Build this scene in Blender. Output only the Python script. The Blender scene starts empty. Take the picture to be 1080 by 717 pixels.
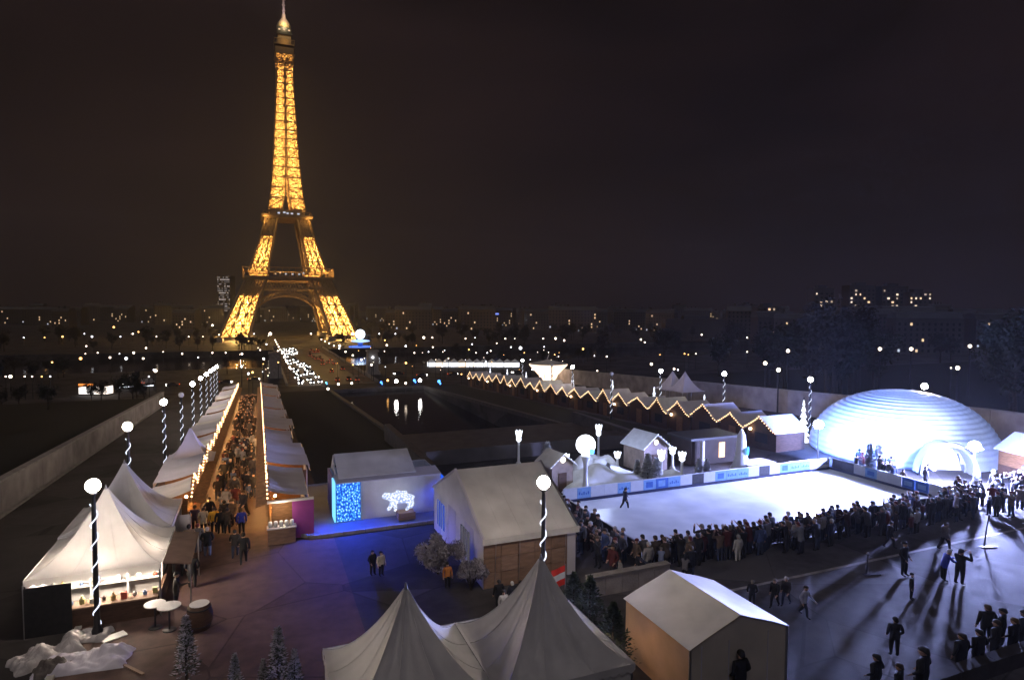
import bpy, bmesh, math, random
from math import sin, cos, pi, radians, sqrt, atan2
from mathutils import Vector, Matrix

R = random.Random(7)
scene = bpy.context.scene
COL = scene.collection

# ------------------------------------------------------------------ camera
FPX, W0, H0, HORIZON = 654.0, 1080.0, 717.0, 325.0
CAM = Vector((0.0, 0.0, 14.0))
YAW = math.atan(0.41)                       # the gardens' axis runs to the left of the view
PITCH = math.atan((H0 / 2 - HORIZON) / FPX)
cam_data = bpy.data.cameras.new("camera")
cam_data.sensor_width = 36.0
cam_data.lens = 36.0 * FPX / W0
cam_data.clip_start = 0.2
cam_data.clip_end = 9000.0
cam = bpy.data.objects.new("camera", cam_data)
COL.objects.link(cam)
cam.location = CAM
CAMROT = Matrix.Rotation(-YAW, 3, 'Z') @ Matrix.Rotation(pi / 2 - PITCH, 3, 'X') @ Matrix.Rotation(radians(0.25), 3, 'Z')
cam.rotation_euler = CAMROT.to_euler()
scene.camera = cam

# ------------------------------------------------------------------ night sky
world = bpy.data.worlds.new("World")
scene.world = world
world.use_nodes = True
wn = world.node_tree
wn.nodes.clear()
out = wn.nodes.new("ShaderNodeOutputWorld")
addw = wn.nodes.new("ShaderNodeAddShader")
bg_sky = wn.nodes.new("ShaderNodeBackground")
sky = wn.nodes.new("ShaderNodeTexSky")
sky.sky_type = 'NISHITA'
sky.sun_disc = False
sky.sun_elevation = radians(52)
sky.sun_rotation = radians(205)
bg_sky.inputs[1].default_value = 0.00012
wn.links.new(sky.outputs[0], bg_sky.inputs[0])
bg_glow = wn.nodes.new("ShaderNodeBackground")       # city light on low cloud
tc = wn.nodes.new("ShaderNodeTexCoord")
mp = wn.nodes.new("ShaderNodeMapping")
mp.inputs["Scale"].default_value = (1.4, 1.4, 4.5)
nz = wn.nodes.new("ShaderNodeTexNoise")
nz.inputs["Scale"].default_value = 1.5
nz.inputs["Detail"].default_value = 5
nz.inputs["Roughness"].default_value = 0.5
rp = wn.nodes.new("ShaderNodeValToRGB")
rp.color_ramp.elements[0].position = 0.25
rp.color_ramp.elements[0].color = (0.0040, 0.0023, 0.0024, 1)
rp.color_ramp.elements[1].position = 0.8
rp.color_ramp.elements[1].color = (0.0155, 0.0085, 0.0086, 1)
wn.links.new(tc.outputs["Generated"], mp.inputs[0])
wn.links.new(mp.outputs[0], nz.inputs[0])
wn.links.new(nz.outputs[0], rp.inputs[0])
wn.links.new(rp.outputs[0], bg_glow.inputs[0])
bg_glow.inputs[1].default_value = 1.0
wn.links.new(bg_sky.outputs[0], addw.inputs[0])
wn.links.new(bg_glow.outputs[0], addw.inputs[1])
wn.links.new(addw.outputs[0], out.inputs[0])

sun_d = bpy.data.lights.new("sun", 'SUN')
sun_d.energy = 0.22
sun_d.angle = radians(25)
sun_d.color = (1.0, 0.93, 0.96)
sun = bpy.data.objects.new("sun", sun_d)
COL.objects.link(sun)
sun.rotation_euler = (Vector((0.30, 0.55, -0.80)).to_track_quat('-Z', 'Y')).to_euler()

vs = scene.view_settings
vs.view_transform = 'Standard'
vs.look = 'None'
vs.exposure = 0.0
vs.gamma = 1.0
vs.use_curve_mapping = False
scene.render.engine = 'CYCLES'
scene.cycles.use_denoising = True
scene.cycles.max_bounces = 4
scene.cycles.use_adaptive_sampling = True
scene.cycles.adaptive_threshold = 0.025
scene.cycles.diffuse_bounces = 1
scene.cycles.glossy_bounces = 2
scene.cycles.transmission_bounces = 3
scene.cycles.sample_clamp_indirect = 4.0
scene.cycles.use_light_tree = True
scene.cycles.caustics_reflective = False
scene.cycles.caustics_refractive = False

# ------------------------------------------------------------------ terrain profile and survey helpers
PROF = [(-60, 0.0), (42, 0.0), (150, -5.4), (222, -16.0), (9000, -16.0)]
def zt(t):
    for (a, za), (b, zb) in zip(PROF, PROF[1:]):
        if t <= b:
            return za + (zb - za) * (max(t, a) - a) / (b - a)
    return PROF[-1][1]
def ray(px, py):
    d = CAMROT @ Vector(((px - W0 / 2) / FPX, -(py - H0 / 2) / FPX, -1.0))
    return d
def G(px, py, h=0.0):
    """survey point: where the sight line of a photo pixel meets the ground (plus h)"""
    d = ray(px, py)
    k, st = 5.0, 0.5
    while k < 4000:
        p = CAM + d * k
        if p.z <= zt(p.y) + h:
            lo, hi = k - st, k
            for _ in range(30):
                m = (lo + hi) / 2
                p = CAM + d * m
                if p.z <= zt(p.y) + h: hi = m
                else: lo = m
            return CAM + d * hi
        k += st
        st = max(0.5, k * 0.01)
    return CAM + d * 4000
def D(px, py, depth):
    return CAM + ray(px, py) * depth
def proj(p):
    q = CAMROT.transposed() @ (Vector(p) - CAM)
    return (W0 / 2 + FPX * q.x / -q.z, H0 / 2 - FPX * q.y / -q.z, -q.z)

# ------------------------------------------------------------------ materials
MATS = {}
def mat(name, col=(.5, .5, .5), rough=.7, var=.18, nscale=3.0, bump=.0, bscale=40.0, metal=0.0, spec=.4, trans=0.0, col2=None, coord="Object", stretch=None):
    if name in MATS: return MATS[name]
    m = bpy.data.materials.new(name); m.use_nodes = True
    n = m.node_tree; b = n.nodes["Principled BSDF"]
    b.inputs["Roughness"].default_value = rough
    b.inputs["Metallic"].default_value = metal
    b.inputs["Specular IOR Level"].default_value = spec
    t = n.nodes.new("ShaderNodeTexCoord")
    src = t.outputs[coord]
    if stretch:
        mpn = n.nodes.new("ShaderNodeMapping"); mpn.inputs["Scale"].default_value = stretch
        n.links.new(src, mpn.inputs[0]); src = mpn.outputs[0]
    z = n.nodes.new("ShaderNodeTexNoise"); z.inputs["Scale"].default_value = nscale; z.inputs["Detail"].default_value = 6
    n.links.new(src, z.inputs[0])
    r = n.nodes.new("ShaderNodeValToRGB")
    c2 = col2 or tuple(min(1, c * (1 + var)) for c in col)
    c1 = tuple(c * (1 - var) for c in col)
    r.color_ramp.elements[0].position = .3; r.color_ramp.elements[0].color = (*c1, 1)
    r.color_ramp.elements[1].position = .7; r.color_ramp.elements[1].color = (*c2, 1)
    n.links.new(z.outputs[0], r.inputs[0]); n.links.new(r.outputs[0], b.inputs["Base Color"])
    if bump > 0:
        z2 = n.nodes.new("ShaderNodeTexNoise"); z2.inputs["Scale"].default_value = bscale; z2.inputs["Detail"].default_value = 4
        n.links.new(src, z2.inputs[0])
        bm_ = n.nodes.new("ShaderNodeBump"); bm_.inputs["Strength"].default_value = bump; bm_.inputs["Distance"].default_value = .05
        n.links.new(z2.outputs[0], bm_.inputs["Height"]); n.links.new(bm_.outputs[0], b.inputs["Normal"])
    if trans > 0:
        tr = n.nodes.new("ShaderNodeBsdfTranslucent"); n.links.new(r.outputs[0], tr.inputs[0])
        mx = n.nodes.new("ShaderNodeMixShader"); mx.inputs[0].default_value = trans
        o_ = n.nodes["Material Output"]
        n.links.new(b.outputs[0], mx.inputs[1]); n.links.new(tr.outputs[0], mx.inputs[2]); n.links.new(mx.outputs[0], o_.inputs[0])
    MATS[name] = m
    return m
def emit(name, col, s, sampling='AUTO'):
    if name in MATS: return MATS[name]
    m = bpy.data.materials.new(name); m.use_nodes = True
    n = m.node_tree; n.nodes.clear()
    e = n.nodes.new("ShaderNodeEmission"); e.inputs[0].default_value = (*col, 1); e.inputs[1].default_value = s
    o_ = n.nodes.new("ShaderNodeOutputMaterial"); n.links.new(e.outputs[0], o_.inputs[0])
    try: m.cycles.emission_sampling = sampling
    except Exception: pass
    MATS[name] = m
    return m

def asphalt_mat(name, c, cs):
    """patched asphalt: broad stains, repaired patches, fine grain, uneven gloss"""
    m = bpy.data.materials.new(name); m.use_nodes = True; n = m.node_tree; b = n.nodes["Principled BSDF"]
    t = n.nodes.new("ShaderNodeTexCoord")
    def noise(sc, det):
        z = n.nodes.new("ShaderNodeTexNoise"); z.inputs["Scale"].default_value = sc; z.inputs["Detail"].default_value = det; n.links.new(t.outputs["Object"], z.inputs[0]); return z
    z1, z2, z3 = noise(.22, 5), noise(1.7, 6), noise(38, 3)
    v = n.nodes.new("ShaderNodeTexVoronoi"); v.inputs["Scale"].default_value = .16; n.links.new(t.outputs["Object"], v.inputs[0])
    vr = n.nodes.new("ShaderNodeSeparateColor"); n.links.new(v.outputs["Color"], vr.inputs[0])
    ve = n.nodes.new("ShaderNodeTexVoronoi"); ve.feature = 'DISTANCE_TO_EDGE'; ve.inputs["Scale"].default_value = .16; n.links.new(t.outputs["Object"], ve.inputs[0])
    def math_(op, a_, b_):
        k = n.nodes.new("ShaderNodeMath"); k.operation = op
        for i, x in enumerate((a_, b_)):
            if isinstance(x, (int, float)): k.inputs[i].default_value = x
            else: n.links.new(x, k.inputs[i])
        return k.outputs[0]
    edge = math_('LESS_THAN', ve.outputs[0], .005)
    val = math_('ADD', math_('MULTIPLY', z1.outputs[0], 1.0), math_('MULTIPLY', z2.outputs[0], .7))
    val = math_('ADD', val, math_('MULTIPLY', vr.outputs[0], .38))
    val = math_('ADD', val, math_('MULTIPLY', z3.outputs[0], .25))
    val = math_('SUBTRACT', val, math_('MULTIPLY', edge, .22))
    r = n.nodes.new("ShaderNodeValToRGB"); r.color_ramp.elements[0].position = .62; r.color_ramp.elements[1].position = 1.0
    r.color_ramp.elements[0].color = (*[x * .45 for x in c], 1); r.color_ramp.elements[1].color = (*[x * 1.45 for x in c], 1)
    val = math_('MULTIPLY', val, .72)
    n.links.new(val, r.inputs[0]); n.links.new(r.outputs[0], b.inputs["Base Color"]); b.inputs["Specular IOR Level"].default_value = .12
    rr = n.nodes.new("ShaderNodeMapRange"); rr.inputs[1].default_value = .35; rr.inputs[2].default_value = .7; rr.inputs[3].default_value = .68; rr.inputs[4].default_value = .85
    n.links.new(z2.outputs[0], rr.inputs[0]); n.links.new(rr.outputs[0], b.inputs["Roughness"])
    bu = n.nodes.new("ShaderNodeBump"); bu.inputs["Strength"].default_value = .4; bu.inputs["Distance"].default_value = .03
    n.links.new(z3.outputs[0], bu.inputs["Height"]); n.links.new(bu.outputs[0], b.inputs["Normal"])
    MATS[name] = m
    return m
M_asphalt = asphalt_mat("asphalt", (.062, .057, .057), 1)
M_pave = asphalt_mat("pale_paving", (.125, .080, .069), 1)
M_kerb = mat("kerb_stone", (.30, .28, .26), .8, .2, 2, .3, 20)
M_concrete = mat("pale_concrete", (.34, .30, .29), .85, .3, .5, .4, 8)
M_stone = mat("pale_stone", (.36, .33, .31), .8, .2, 1.2, .4, 10)
M_dark_stone = mat("dark_basin_stone", (.075, .068, .066), .7, .3, 1.2, .4, 10)  # stone darkened to keep the basin edges subtle
M_lawn = mat("winter_lawn", (.010, .013, .007), .95, .4, 3, .6, 60)
M_canvas = mat("white_canvas", (.74, .73, .74), .55, .17, .6, .42, 1.7, spec=.3, trans=.12)
M_canvas_grey = mat("grey_canvas", (.60, .58, .68), .62, .14, .5, .4, 1.8, spec=.3)
M_canvas_warmlit = mat("warm_lit_canvas", (.60, .40, .26), .7, .1, 1.2, .1, 4.0)  # orange light on one tent wall, put into its canvas colour
M_wood = mat("stall_wood", (.26, .13, .055), .7, .3, 2.5, .3, 25, stretch=(1, 1, 6))
M_wood_dark = mat("dark_wood", (.085, .045, .028), .75, .3, 2.5, .3, 25, stretch=(1, 1, 5))
M_ply = mat("plywood", (.25, .155, .105), .7, .22, 1.6, .2, 20, stretch=(1, 1, 4))
M_ply2 = mat("plywood_pale", (.29, .185, .13), .7, .2, 1.9, .2, 20, stretch=(1, 1, 4))
M_metal = mat("dark_metal", (.05, .05, .055), .45, .2, 6, metal=.7)
M_steel = mat("steel", (.45, .45, .47), .35, .1, 6, metal=.9)
M_black = mat("black_cloth", (.015, .015, .017), .85, .3, 4)
M_ice = mat("ice", (.66, .70, .76), .30, .16, .45, .05, 8, spec=.4, col2=(.80, .83, .88))
M_snow = mat("artificial_snow", (.74, .76, .80), .85, .08, 2, .5, 10)
M_white = mat("white_paint", (.74, .74, .75), .5, .06, 3)
M_iron = mat("brown_iron", (.36, .25, .15), .6, .15, .2)
M_trunk = mat("bark", (.045, .035, .028), .9, .3, 5, .5, 20)
M_leaf = mat("dark_foliage", (.022, .026, .018), .8, .5, .7)
M_leaf2 = mat("bare_twigs", (.032, .026, .022), .85, .4, .7)
M_fir = mat("fir_needles", (.028, .042, .022), .8, .5, 2)
M_flock = mat("flocked_needles", (.40, .38, .43), .85, .35, 3)
M_block = mat("apartment_stone", (.075, .066, .062), .85, .25, .05)
M_roof = mat("zinc_roof", (.06, .062, .07), .5, .25, .08)
M_purple = mat("magenta_panel", (.34, .07, .30), .6, .1, 2)
M_red = mat("flag_red", (.62, .035, .025), .7, .08, 3)
M_blue = mat("banner_blue", (.05, .16, .55), .6, .15, 3)
M_lblue = mat("banner_light_blue", (.22, .42, .75), .6, .12, 3)
M_bwhite = mat("banner_white", (.68, .72, .80), .55, .06, 3)
M_dkblue = mat("board_foot_blue", (.015, .02, .07), .5, .2, 3)
M_skin = mat("skin", (.48, .30, .22), .6, .06, 10)
M_glass_dark = mat("dark_window", (.02, .022, .03), .15, .2, 1, spec=.6)

E_globe = emit("lamp_globe_light", (1.0, .84, .70), 200)
E_far = emit("street_globe_light", (1.0, .80, .62), 7)
E_farw = emit("street_globe_white", (.90, .92, 1.0), 7)
E_fara = emit("street_globe_amber", (1.0, .50, .14), 6)
E_head = emit("headlight", (1.0, .93, .84), 14)
E_tail = emit("taillight", (1.0, .12, .03), 2.2)
E_led = emit("white_led_string", (.80, .84, 1.0), 1.8)
E_warm = emit("warm_bulb_string", (1.0, .62, .32), 4.5)
E_bulb = emit("warm_bulb", (1.0, .72, .42), 22)
E_win = emit("warm_window", (1.0, .66, .36), 1.1)
E_winc = emit("cool_window", (.80, .86, 1.0), .8)
E_moon = emit("ball_lamp", (.84, .90, 1.0), 9)
E_torch = emit("torch_lamp", (.82, .87, 1.0), 3.0)
E_flood = emit("floodlight_face", (.80, .87, 1.0), 60)
E_blue = emit("blue_lamp", (.06, .25, 1.0), 6)
E_cone = emit("led_cone", (.80, .84, 1.0), 2.2)

# ------------------------------------------------------------------ mesh builder
class MB:
    def __init__(s): s.v = []; s.f = []
    def add(s, vs_, fs_):
        o = len(s.v); s.v += [tuple(x) for x in vs_]; s.f += [tuple(i + o for i in f) for f in fs_]; return s
    def box(s, c, d, rz=0.0):
        x, y, z = d[0] / 2, d[1] / 2, d[2] / 2
        P = [(-x, -y, -z), (x, -y, -z), (x, y, -z), (-x, y, -z), (-x, -y, z), (x, -y, z), (x, y, z), (-x, y, z)]
        cr, sr = cos(rz), sin(rz)
        P = [(c[0] + a * cr - b * sr, c[1] + a * sr + b * cr, c[2] + e) for a, b, e in P]
        return s.add(P, [(3, 2, 1, 0), (4, 5, 6, 7), (0, 1, 5, 4), (1, 2, 6, 5), (2, 3, 7, 6), (3, 0, 4, 7)])
    def bx(s, x0, x1, y0, y1, z0, z1):
        return s.box(((x0 + x1) / 2, (y0 + y1) / 2, (z0 + z1) / 2), (x1 - x0, y1 - y0, z1 - z0))
    def bar(s, a, b, t, t2=None, caps=True):
        a, b = Vector(a), Vector(b); d = (b - a)
        if d.length < 1e-6: return s
        d.normalize()
        u = d.cross(Vector((0, 0, 1)))
        if u.length < .05: u = Vector((1, 0, 0))
        u.normalize(); w = d.cross(u)
        h = t / 2; k = (t2 if t2 else t) / 2
        P = [a + u * h + w * h, a - u * h + w * h, a - u * h - w * h, a + u * h - w * h, b + u * k + w * k, b - u * k + w * k, b - u * k - w * k, b + u * k - w * k]
        F = [(0, 1, 5, 4), (1, 2, 6, 5), (2, 3, 7, 6), (3, 0, 4, 7)]
        if caps: F += [(3, 2, 1, 0), (4, 5, 6, 7)]
        return s.add(P, F)
    def tube(s, pts, r, n=6, cap=True):
        pts = [Vector(p) for p in pts]; rs = r if isinstance(r, (list, tuple)) else [r] * len(pts)
        V = []; F = []
        up = Vector((0, 0, 1)); pu = None
        for i, p in enumerate(pts):
            d = (pts[min(i + 1, len(pts) - 1)] - pts[max(i - 1, 0)]).normalized()
            u = d.cross(up) if pu is None else (pu - d * pu.dot(d))
            if u.length < .05: u = d.cross(Vector((1, 0, 0)))
            u.normalize(); pu = u; w = d.cross(u)
            for k in range(n):
                a = 2 * pi * k / n; V.append(p + (u * cos(a) + w * sin(a)) * rs[i])
        for i in range(len(pts) - 1):
            for k in range(n):
                F.append((i * n + k, i * n + (k + 1) % n, (i + 1) * n + (k + 1) % n, (i + 1) * n + k))
        if cap: F.append(tuple(range(n))[::-1]); F.append(tuple((len(pts) - 1) * n + k for k in range(n)))
        return s.add(V, F)
    def lathe(s, prof, n=16, c=(0, 0, 0), sx=1, sy=1):
        V = []; F = []
        for r, z in prof:
            for k in range(n):
                a = 2 * pi * k / n; V.append((c[0] + r * cos(a) * sx, c[1] + r * sin(a) * sy, c[2] + z))
        for i in range(len(prof) - 1):
            for k in range(n):
                F.append((i * n + k, i * n + (k + 1) % n, (i + 1) * n + (k + 1) % n, (i + 1) * n + k))
        if prof[0][0] > 1e-4: F.append(tuple(range(n))[::-1])
        if prof[-1][0] > 1e-4: F.append(tuple((len(prof) - 1) * n + k for k in range(n)))
        return s.add(V, F)
    def ball(s, c, r, n=10, m=6, sz=1.0):
        return s.lathe([(max(1e-5, r * sin(pi * i / m)), -r * cos(pi * i / m) * sz) for i in range(m + 1)], n, c)
    def quad(s, *p): return s.add(p, [tuple(range(len(p)))])
    def slab(s, top, th):
        """closed slab from a top outline, thickness th downwards"""
        n = len(top); V = [tuple(p) for p in top] + [(p[0], p[1], p[2] - th) for p in top]
        F = [tuple(range(n)), tuple(range(n, 2 * n))[::-1]] + [(i, n + i, n + (i + 1) % n, (i + 1) % n) for i in range(n)]
        return s.add(V, F)
    def prism(s, outline, axis, a0, a1):
        """outline in the plane perpendicular to axis ('x' or 'y'), extruded from a0 to a1"""
        n = len(outline)
        if axis == 'x': V = [(a0, p, q) for p, q in outline] + [(a1, p, q) for p, q in outline]
        else: V = [(p, a0, q) for p, q in outline] + [(p, a1, q) for p, q in outline]
        F = [tuple(range(n)), tuple(range(n, 2 * n))[::-1]] + [(i, n + i, n + (i + 1) % n, (i + 1) % n) for i in range(n)]
        return s.add(V, F)
    def mesh(s, name, m=None, smooth=False):
        me = bpy.data.meshes.new(name); me.from_pydata(s.v, [], s.f); me.update()
        bm = bmesh.new(); bm.from_mesh(me); bmesh.ops.recalc_face_normals(bm, faces=bm.faces); bm.to_mesh(me); bm.free()
        if m: me.materials.append(m)
        if smooth: me.polygons.foreach_set("use_smooth", [True] * len(me.polygons))
        return me
    def build(s, name, m, parent=None, smooth=False, loc=None, **tags):
        return link(name, s.mesh(name, m, smooth), parent, loc, **tags)
def link(name, me, parent=None, loc=None, rz=0.0, **tags):
    o = bpy.data.objects.new(name, me); COL.objects.link(o)
    if parent: o.parent = parent
    if loc is not None: o.location = loc
    if rz: o.rotation_euler = (0, 0, rz)
    for k, v in tags.items():
        if v: o[{'cat': 'category'}.get(k, k)] = v
    return o
def thing(name, label, cat, loc=(0, 0, 0), rz=0.0, group=None):
    return link(name, None, None, loc, rz, label=label, cat=cat, group=group)
def copy_tree(o, parent=None):
    c = o.copy(); COL.objects.link(c); c.parent = parent
    for ch in list(o.children): copy_tree(ch, c)
    return c
def lamp(name, loc, power, col, radius=.1, parent=None, spot=None):
    d = bpy.data.lights.new(name, 'SPOT' if spot else 'POINT'); d.energy = power; d.color = col; d.shadow_soft_size = radius
    o = bpy.data.objects.new(name, d); COL.objects.link(o); o.location = loc
    if parent: o.parent = parent
    if spot:
        d.spot_size = radians(spot[1]); d.spot_blend = .6
        o.rotation_euler = Vector(spot[0]).to_track_quat('-Z', 'Y').to_euler()
    return o
ORD = ["first", "second", "third", "fourth", "fifth", "sixth", "seventh", "eighth", "ninth", "tenth", "eleventh", "twelfth",
       "thirteenth", "fourteenth", "fifteenth", "sixteenth", "seventeenth", "eighteenth", "nineteenth", "twentieth",
       "twenty-first", "twenty-second", "twenty-third", "twenty-fourth", "twenty-fifth", "twenty-sixth"]
def strip(name, s0, s1, t0, t1, dz, m, kind="structure", step=4.0):
    """a sheet laid on the ground, following its fall"""
    ts = sorted(set([t0, t1] + [a for a, _ in PROF if t0 < a < t1]))
    mb = MB()
    for a, b in zip(ts, ts[1:]):
        mb.quad((s0, a, zt(a) + dz), (s1, a, zt(a) + dz), (s1, b, zt(b) + dz), (s0, b, zt(b) + dz))
    return mb.build(name, m, kind=kind)

# ------------------------------------------------------------------ ground, road, lawns, water
BS0, BS1, BT0, BT1, WZ = 15.5, 37.0, 73.0, 147.0, -5.75      # the basin
def ground():
    xs = [-4000, -400, -60, -17, BS0 - .02, BS0, BS1, BS1 + .02, 71, 140, 500, 4000]
    ys = [-60, 42, BT0 - .02, BT0, BT1, BT1 + .02, 150, 222, 330, 330.1, 465, 465.1, 900, 5000]
    def h(x, y):
        if BS0 <= x <= BS1 and BT0 <= y <= BT1: return -6.6
        if 330.05 <= y <= 465.05: return -23.0
        return zt(y)
    mb = MB(); nx = len(xs)
    V = [(x, y, h(x, y)) for y in ys for x in xs]
    F = [(j * nx + i, j * nx + i + 1, (j + 1) * nx + i + 1, (j + 1) * nx + i) for j in range(len(ys) - 1) for i in range(nx - 1)]
    mb.add(V, F).build("ground", M_asphalt, kind="structure")
ground()
def water_mat():
    m = bpy.data.materials.new("dark_water"); m.use_nodes = True; n = m.node_tree; b = n.nodes["Principled BSDF"]
    b.inputs["Base Color"].default_value = (.006, .006, .008, 1); b.inputs["Roughness"].default_value = .06
    t = n.nodes.new("ShaderNodeTexCoord"); mp_ = n.nodes.new("ShaderNodeMapping"); mp_.inputs["Scale"].default_value = (1, 1.0, 1)
    z = n.nodes.new("ShaderNodeTexNoise"); z.inputs["Scale"].default_value = 1.6; z.inputs["Detail"].default_value = 3
    bu = n.nodes.new("ShaderNodeBump"); bu.inputs["Strength"].default_value = .45; bu.inputs["Distance"].default_value = .06
    n.links.new(t.outputs["Object"], mp_.inputs[0]); n.links.new(mp_.outputs[0], z.inputs[0])
    n.links.new(z.outputs[0], bu.inputs["Height"]); n.links.new(bu.outputs[0], b.inputs["Normal"])
    return m
M_water = water_mat()
MB().quad((BS0 + .01, BT0 + .01, WZ), (BS1 - .01, BT0 + .01, WZ), (BS1 - .01, BT1 - .01, WZ), (BS0 + .01, BT1 - .01, WZ)).build("water", M_water, kind="structure")
MB().quad((-1500, 330.3, -20), (1500, 330.3, -20), (1500, 464.8, -20), (-1500, 464.8, -20)).build("river_water", M_water, kind="structure")
strip("lawn", 4.2, BS0 - .8, 52, 150, .03, M_lawn)
strip("lawn", BS1 + .8, 46.5, 56, 150, .03, M_lawn)
strip("lawn", -220, -17.6, 20, 222, .03, M_lawn)
strip("lawn", 71.6, 300, 30, 222, .03, M_lawn)
strip("road", -16.4, -7.6, -10, 150, .004, asphalt_mat("road_asphalt", (.040, .036, .035), 1))
strip("pavement", -7.3, 4.1, 12, 150, .004, M_pave)
strip("boardwalk", -3.75, .3, 41.2, 142, .012, mat("boardwalk_planks", (.085, .040, .020), .6, .35, 3, .3, 20, stretch=(.3, 6, 1)))
# basin rim: a stone coping on each side
def rim():
    t = thing("basin_rim", "low pale stone coping around the dark water basin", "basin", (0, 0, 0))
    for s0, s1 in ((BS0 - .7, BS0), (BS1, BS1 + .7)):
        n = 18
        for i in range(n):
            a = BT0 + (BT1 - BT0) * i / n; b = BT0 + (BT1 - BT0) * (i + 1) / n - .03
            MB().slab([(s0, a, zt(a) + .32), (s1, a, zt(a) + .32), (s1, b, zt(b) + .32), (s0, b, zt(b) + .32)], .6).build("coping_stone", M_dark_stone, t)
    for a, b in ((BT0 - .75, BT0 - .05), (BT1 + .05, BT1 + .75)):
        n = 8
        for i in range(n):
            x0 = BS0 - .7 + (BS1 - BS0 + 1.4) * i / n; x1 = BS0 - .7 + (BS1 - BS0 + 1.4) * (i + 1) / n - .03
            z = zt(a) + .34
            MB().slab([(x0, a, z), (x1, a, z), (x1, b, z), (x0, b, z)], .6).build("coping_stone", M_dark_stone, t)
rim()
# long wall on either side of the gardens, in cast panels
def long_wall(name, label, s, w, t0, t1, h, n):
    o = thing(name, label, "wall")
    for i in range(n):
        a = t0 + (t1 - t0) * i / n; b = t0 + (t1 - t0) * (i + 1) / n - .05
        MB().slab([(s - w, a, zt(a) + h), (s + w, a, zt(a) + h), (s + w, b, zt(b) + h), (s - w, b, zt(b) + h)], h + .3).build("panel", M_concrete, o)
        MB().slab([(s - w - .06, a, zt(a) + h + .14), (s + w + .06, a, zt(a) + h + .14), (s + w + .06, b, zt(b) + h + .14), (s - w - .06, b, zt(b) + h + .14)], .14).build("coping", M_stone, o)
long_wall("street_wall", "long pale concrete wall along the far side of the left street", -17.0, .25, 8, 134, 2.3, 14)
long_wall("street_wall", "long pale wall behind the dome and the right row of chalets", 72.0, .25, 14, 150, 3.4, 15)
def kerb(name, label, s0, s1, t0, t1, h, n, axis='t'):
    o = thing(name, label, "kerb")
    for i in range(n):
        if axis == 't':
            a = t0 + (t1 - t0) * i / n; b = t0 + (t1 - t0) * (i + 1) / n - .02
            MB().slab([(s0, a, zt(a) + h), (s1, a, zt(a) + h), (s1, b, zt(b) + h), (s0, b, zt(b) + h)], h + .2).build("kerb_stone", M_kerb, o)
        else:
            a = s0 + (s1 - s0) * i / n; b = s0 + (s1 - s0) * (i + 1) / n - .02
            MB().bx(a, b, t0, t1, -.2, h).build("kerb_stone", M_kerb, o)
kerb("road_kerb", "stone kerb between the left street and the stall pavement", -7.55, -7.3, 14, 150, .12, 50)
kerb("road_kerb", "stone kerb at the foot of the left concrete wall", -16.7, -16.42, 14, 130, .12, 45)
for dpx, dpy in ((60, 485), (80, 474), (94, 467), (112, 456.5), (131, 446), (150, 436)):
    dq = G(dpx, dpy); MB().bx(dq.x - .10, dq.x + .10, dq.y - .9, dq.y + .9, zt(dq.y) - .05, zt(dq.y) + .012).build("lane_dash", M_white, kind="structure")
strip("plaza_pavement", 18.3, 70.5, 8, 28.0, .004, asphalt_mat("lavender_asphalt", (.105, .100, .105), 1))
MB().bx(19.5, 70, 23.72, 23.92, -.05, .012).build("painted_line", mat("worn_line_paint", (.42, .40, .40), .7, .3, 2), kind="structure")
# ------------------------------------------------------------------ the iron tower
def lerp_tab(tab, z):
    for (a, va), (b, vb) in zip(tab, tab[1:]):
        if z <= b: return va + (vb - va) * (z - a) / (b - a)
    return tab[-1][1]
OUTER = [(0, 62), (14, 56.2), (28, 50.2), (42, 43.8), (57, 37.5), (72, 32.0), (90, 26.0), (115, 19.2), (121, 17.4), (135, 15.0), (160, 12.7), (190, 10.7), (225, 8.8), (250, 7.6), (276, 6.8)]
INNER = [(0, 37), (14, 33.5), (28, 29.6), (42, 25.0), (57, 19.5), (72, 17.2), (90, 13.4), (115, 8.4), (121, 4.6), (135, 1.5), (160, .8), (190, .6), (225, .55), (250, .5), (276, .5)]
def lattice(mb, cor, zs, tm, td, nx=2, faces=(0, 1, 2, 3), th=None):
    """cor(z) -> 4 corner points; corner posts, ring beams, X bracing with nx cells across each chosen face"""
    for z0, z1 in zip(zs, zs[1:]):
        A, B = cor(z0), cor(z1)
        for k in range(4):
            a0, a1 = Vector(A[k]), Vector(A[(k + 1) % 4]); b0, b1 = Vector(B[k]), Vector(B[(k + 1) % 4])
            if tm: mb.bar(a0, b0, tm, caps=False)
            if k not in faces: continue
            mb.bar(a0, a1, th or td, caps=False)
            for i in range(nx):
                f, g = i / nx, (i + 1) / nx
                p0, p1 = a0.lerp(a1, f), a0.lerp(a1, g); q0, q1 = b0.lerp(b1, f), b0.lerp(b1, g)
                mb.bar(p0, q1, td, caps=False); mb.bar(p1, q0, td, caps=False)
                if i: mb.bar(p0, q0, td, caps=False)
    A = cor(zs[-1])
    for k in range(4): mb.bar(A[k], A[(k + 1) % 4], td, caps=False)
def levels(z0, z1, n, grow=1.0):
    w = [grow ** i for i in range(n)]; s_ = sum(w); z = z0; r = [z0]
    for x in w: z += (z1 - z0) * x / s_; r.append(z)
    return r
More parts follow.
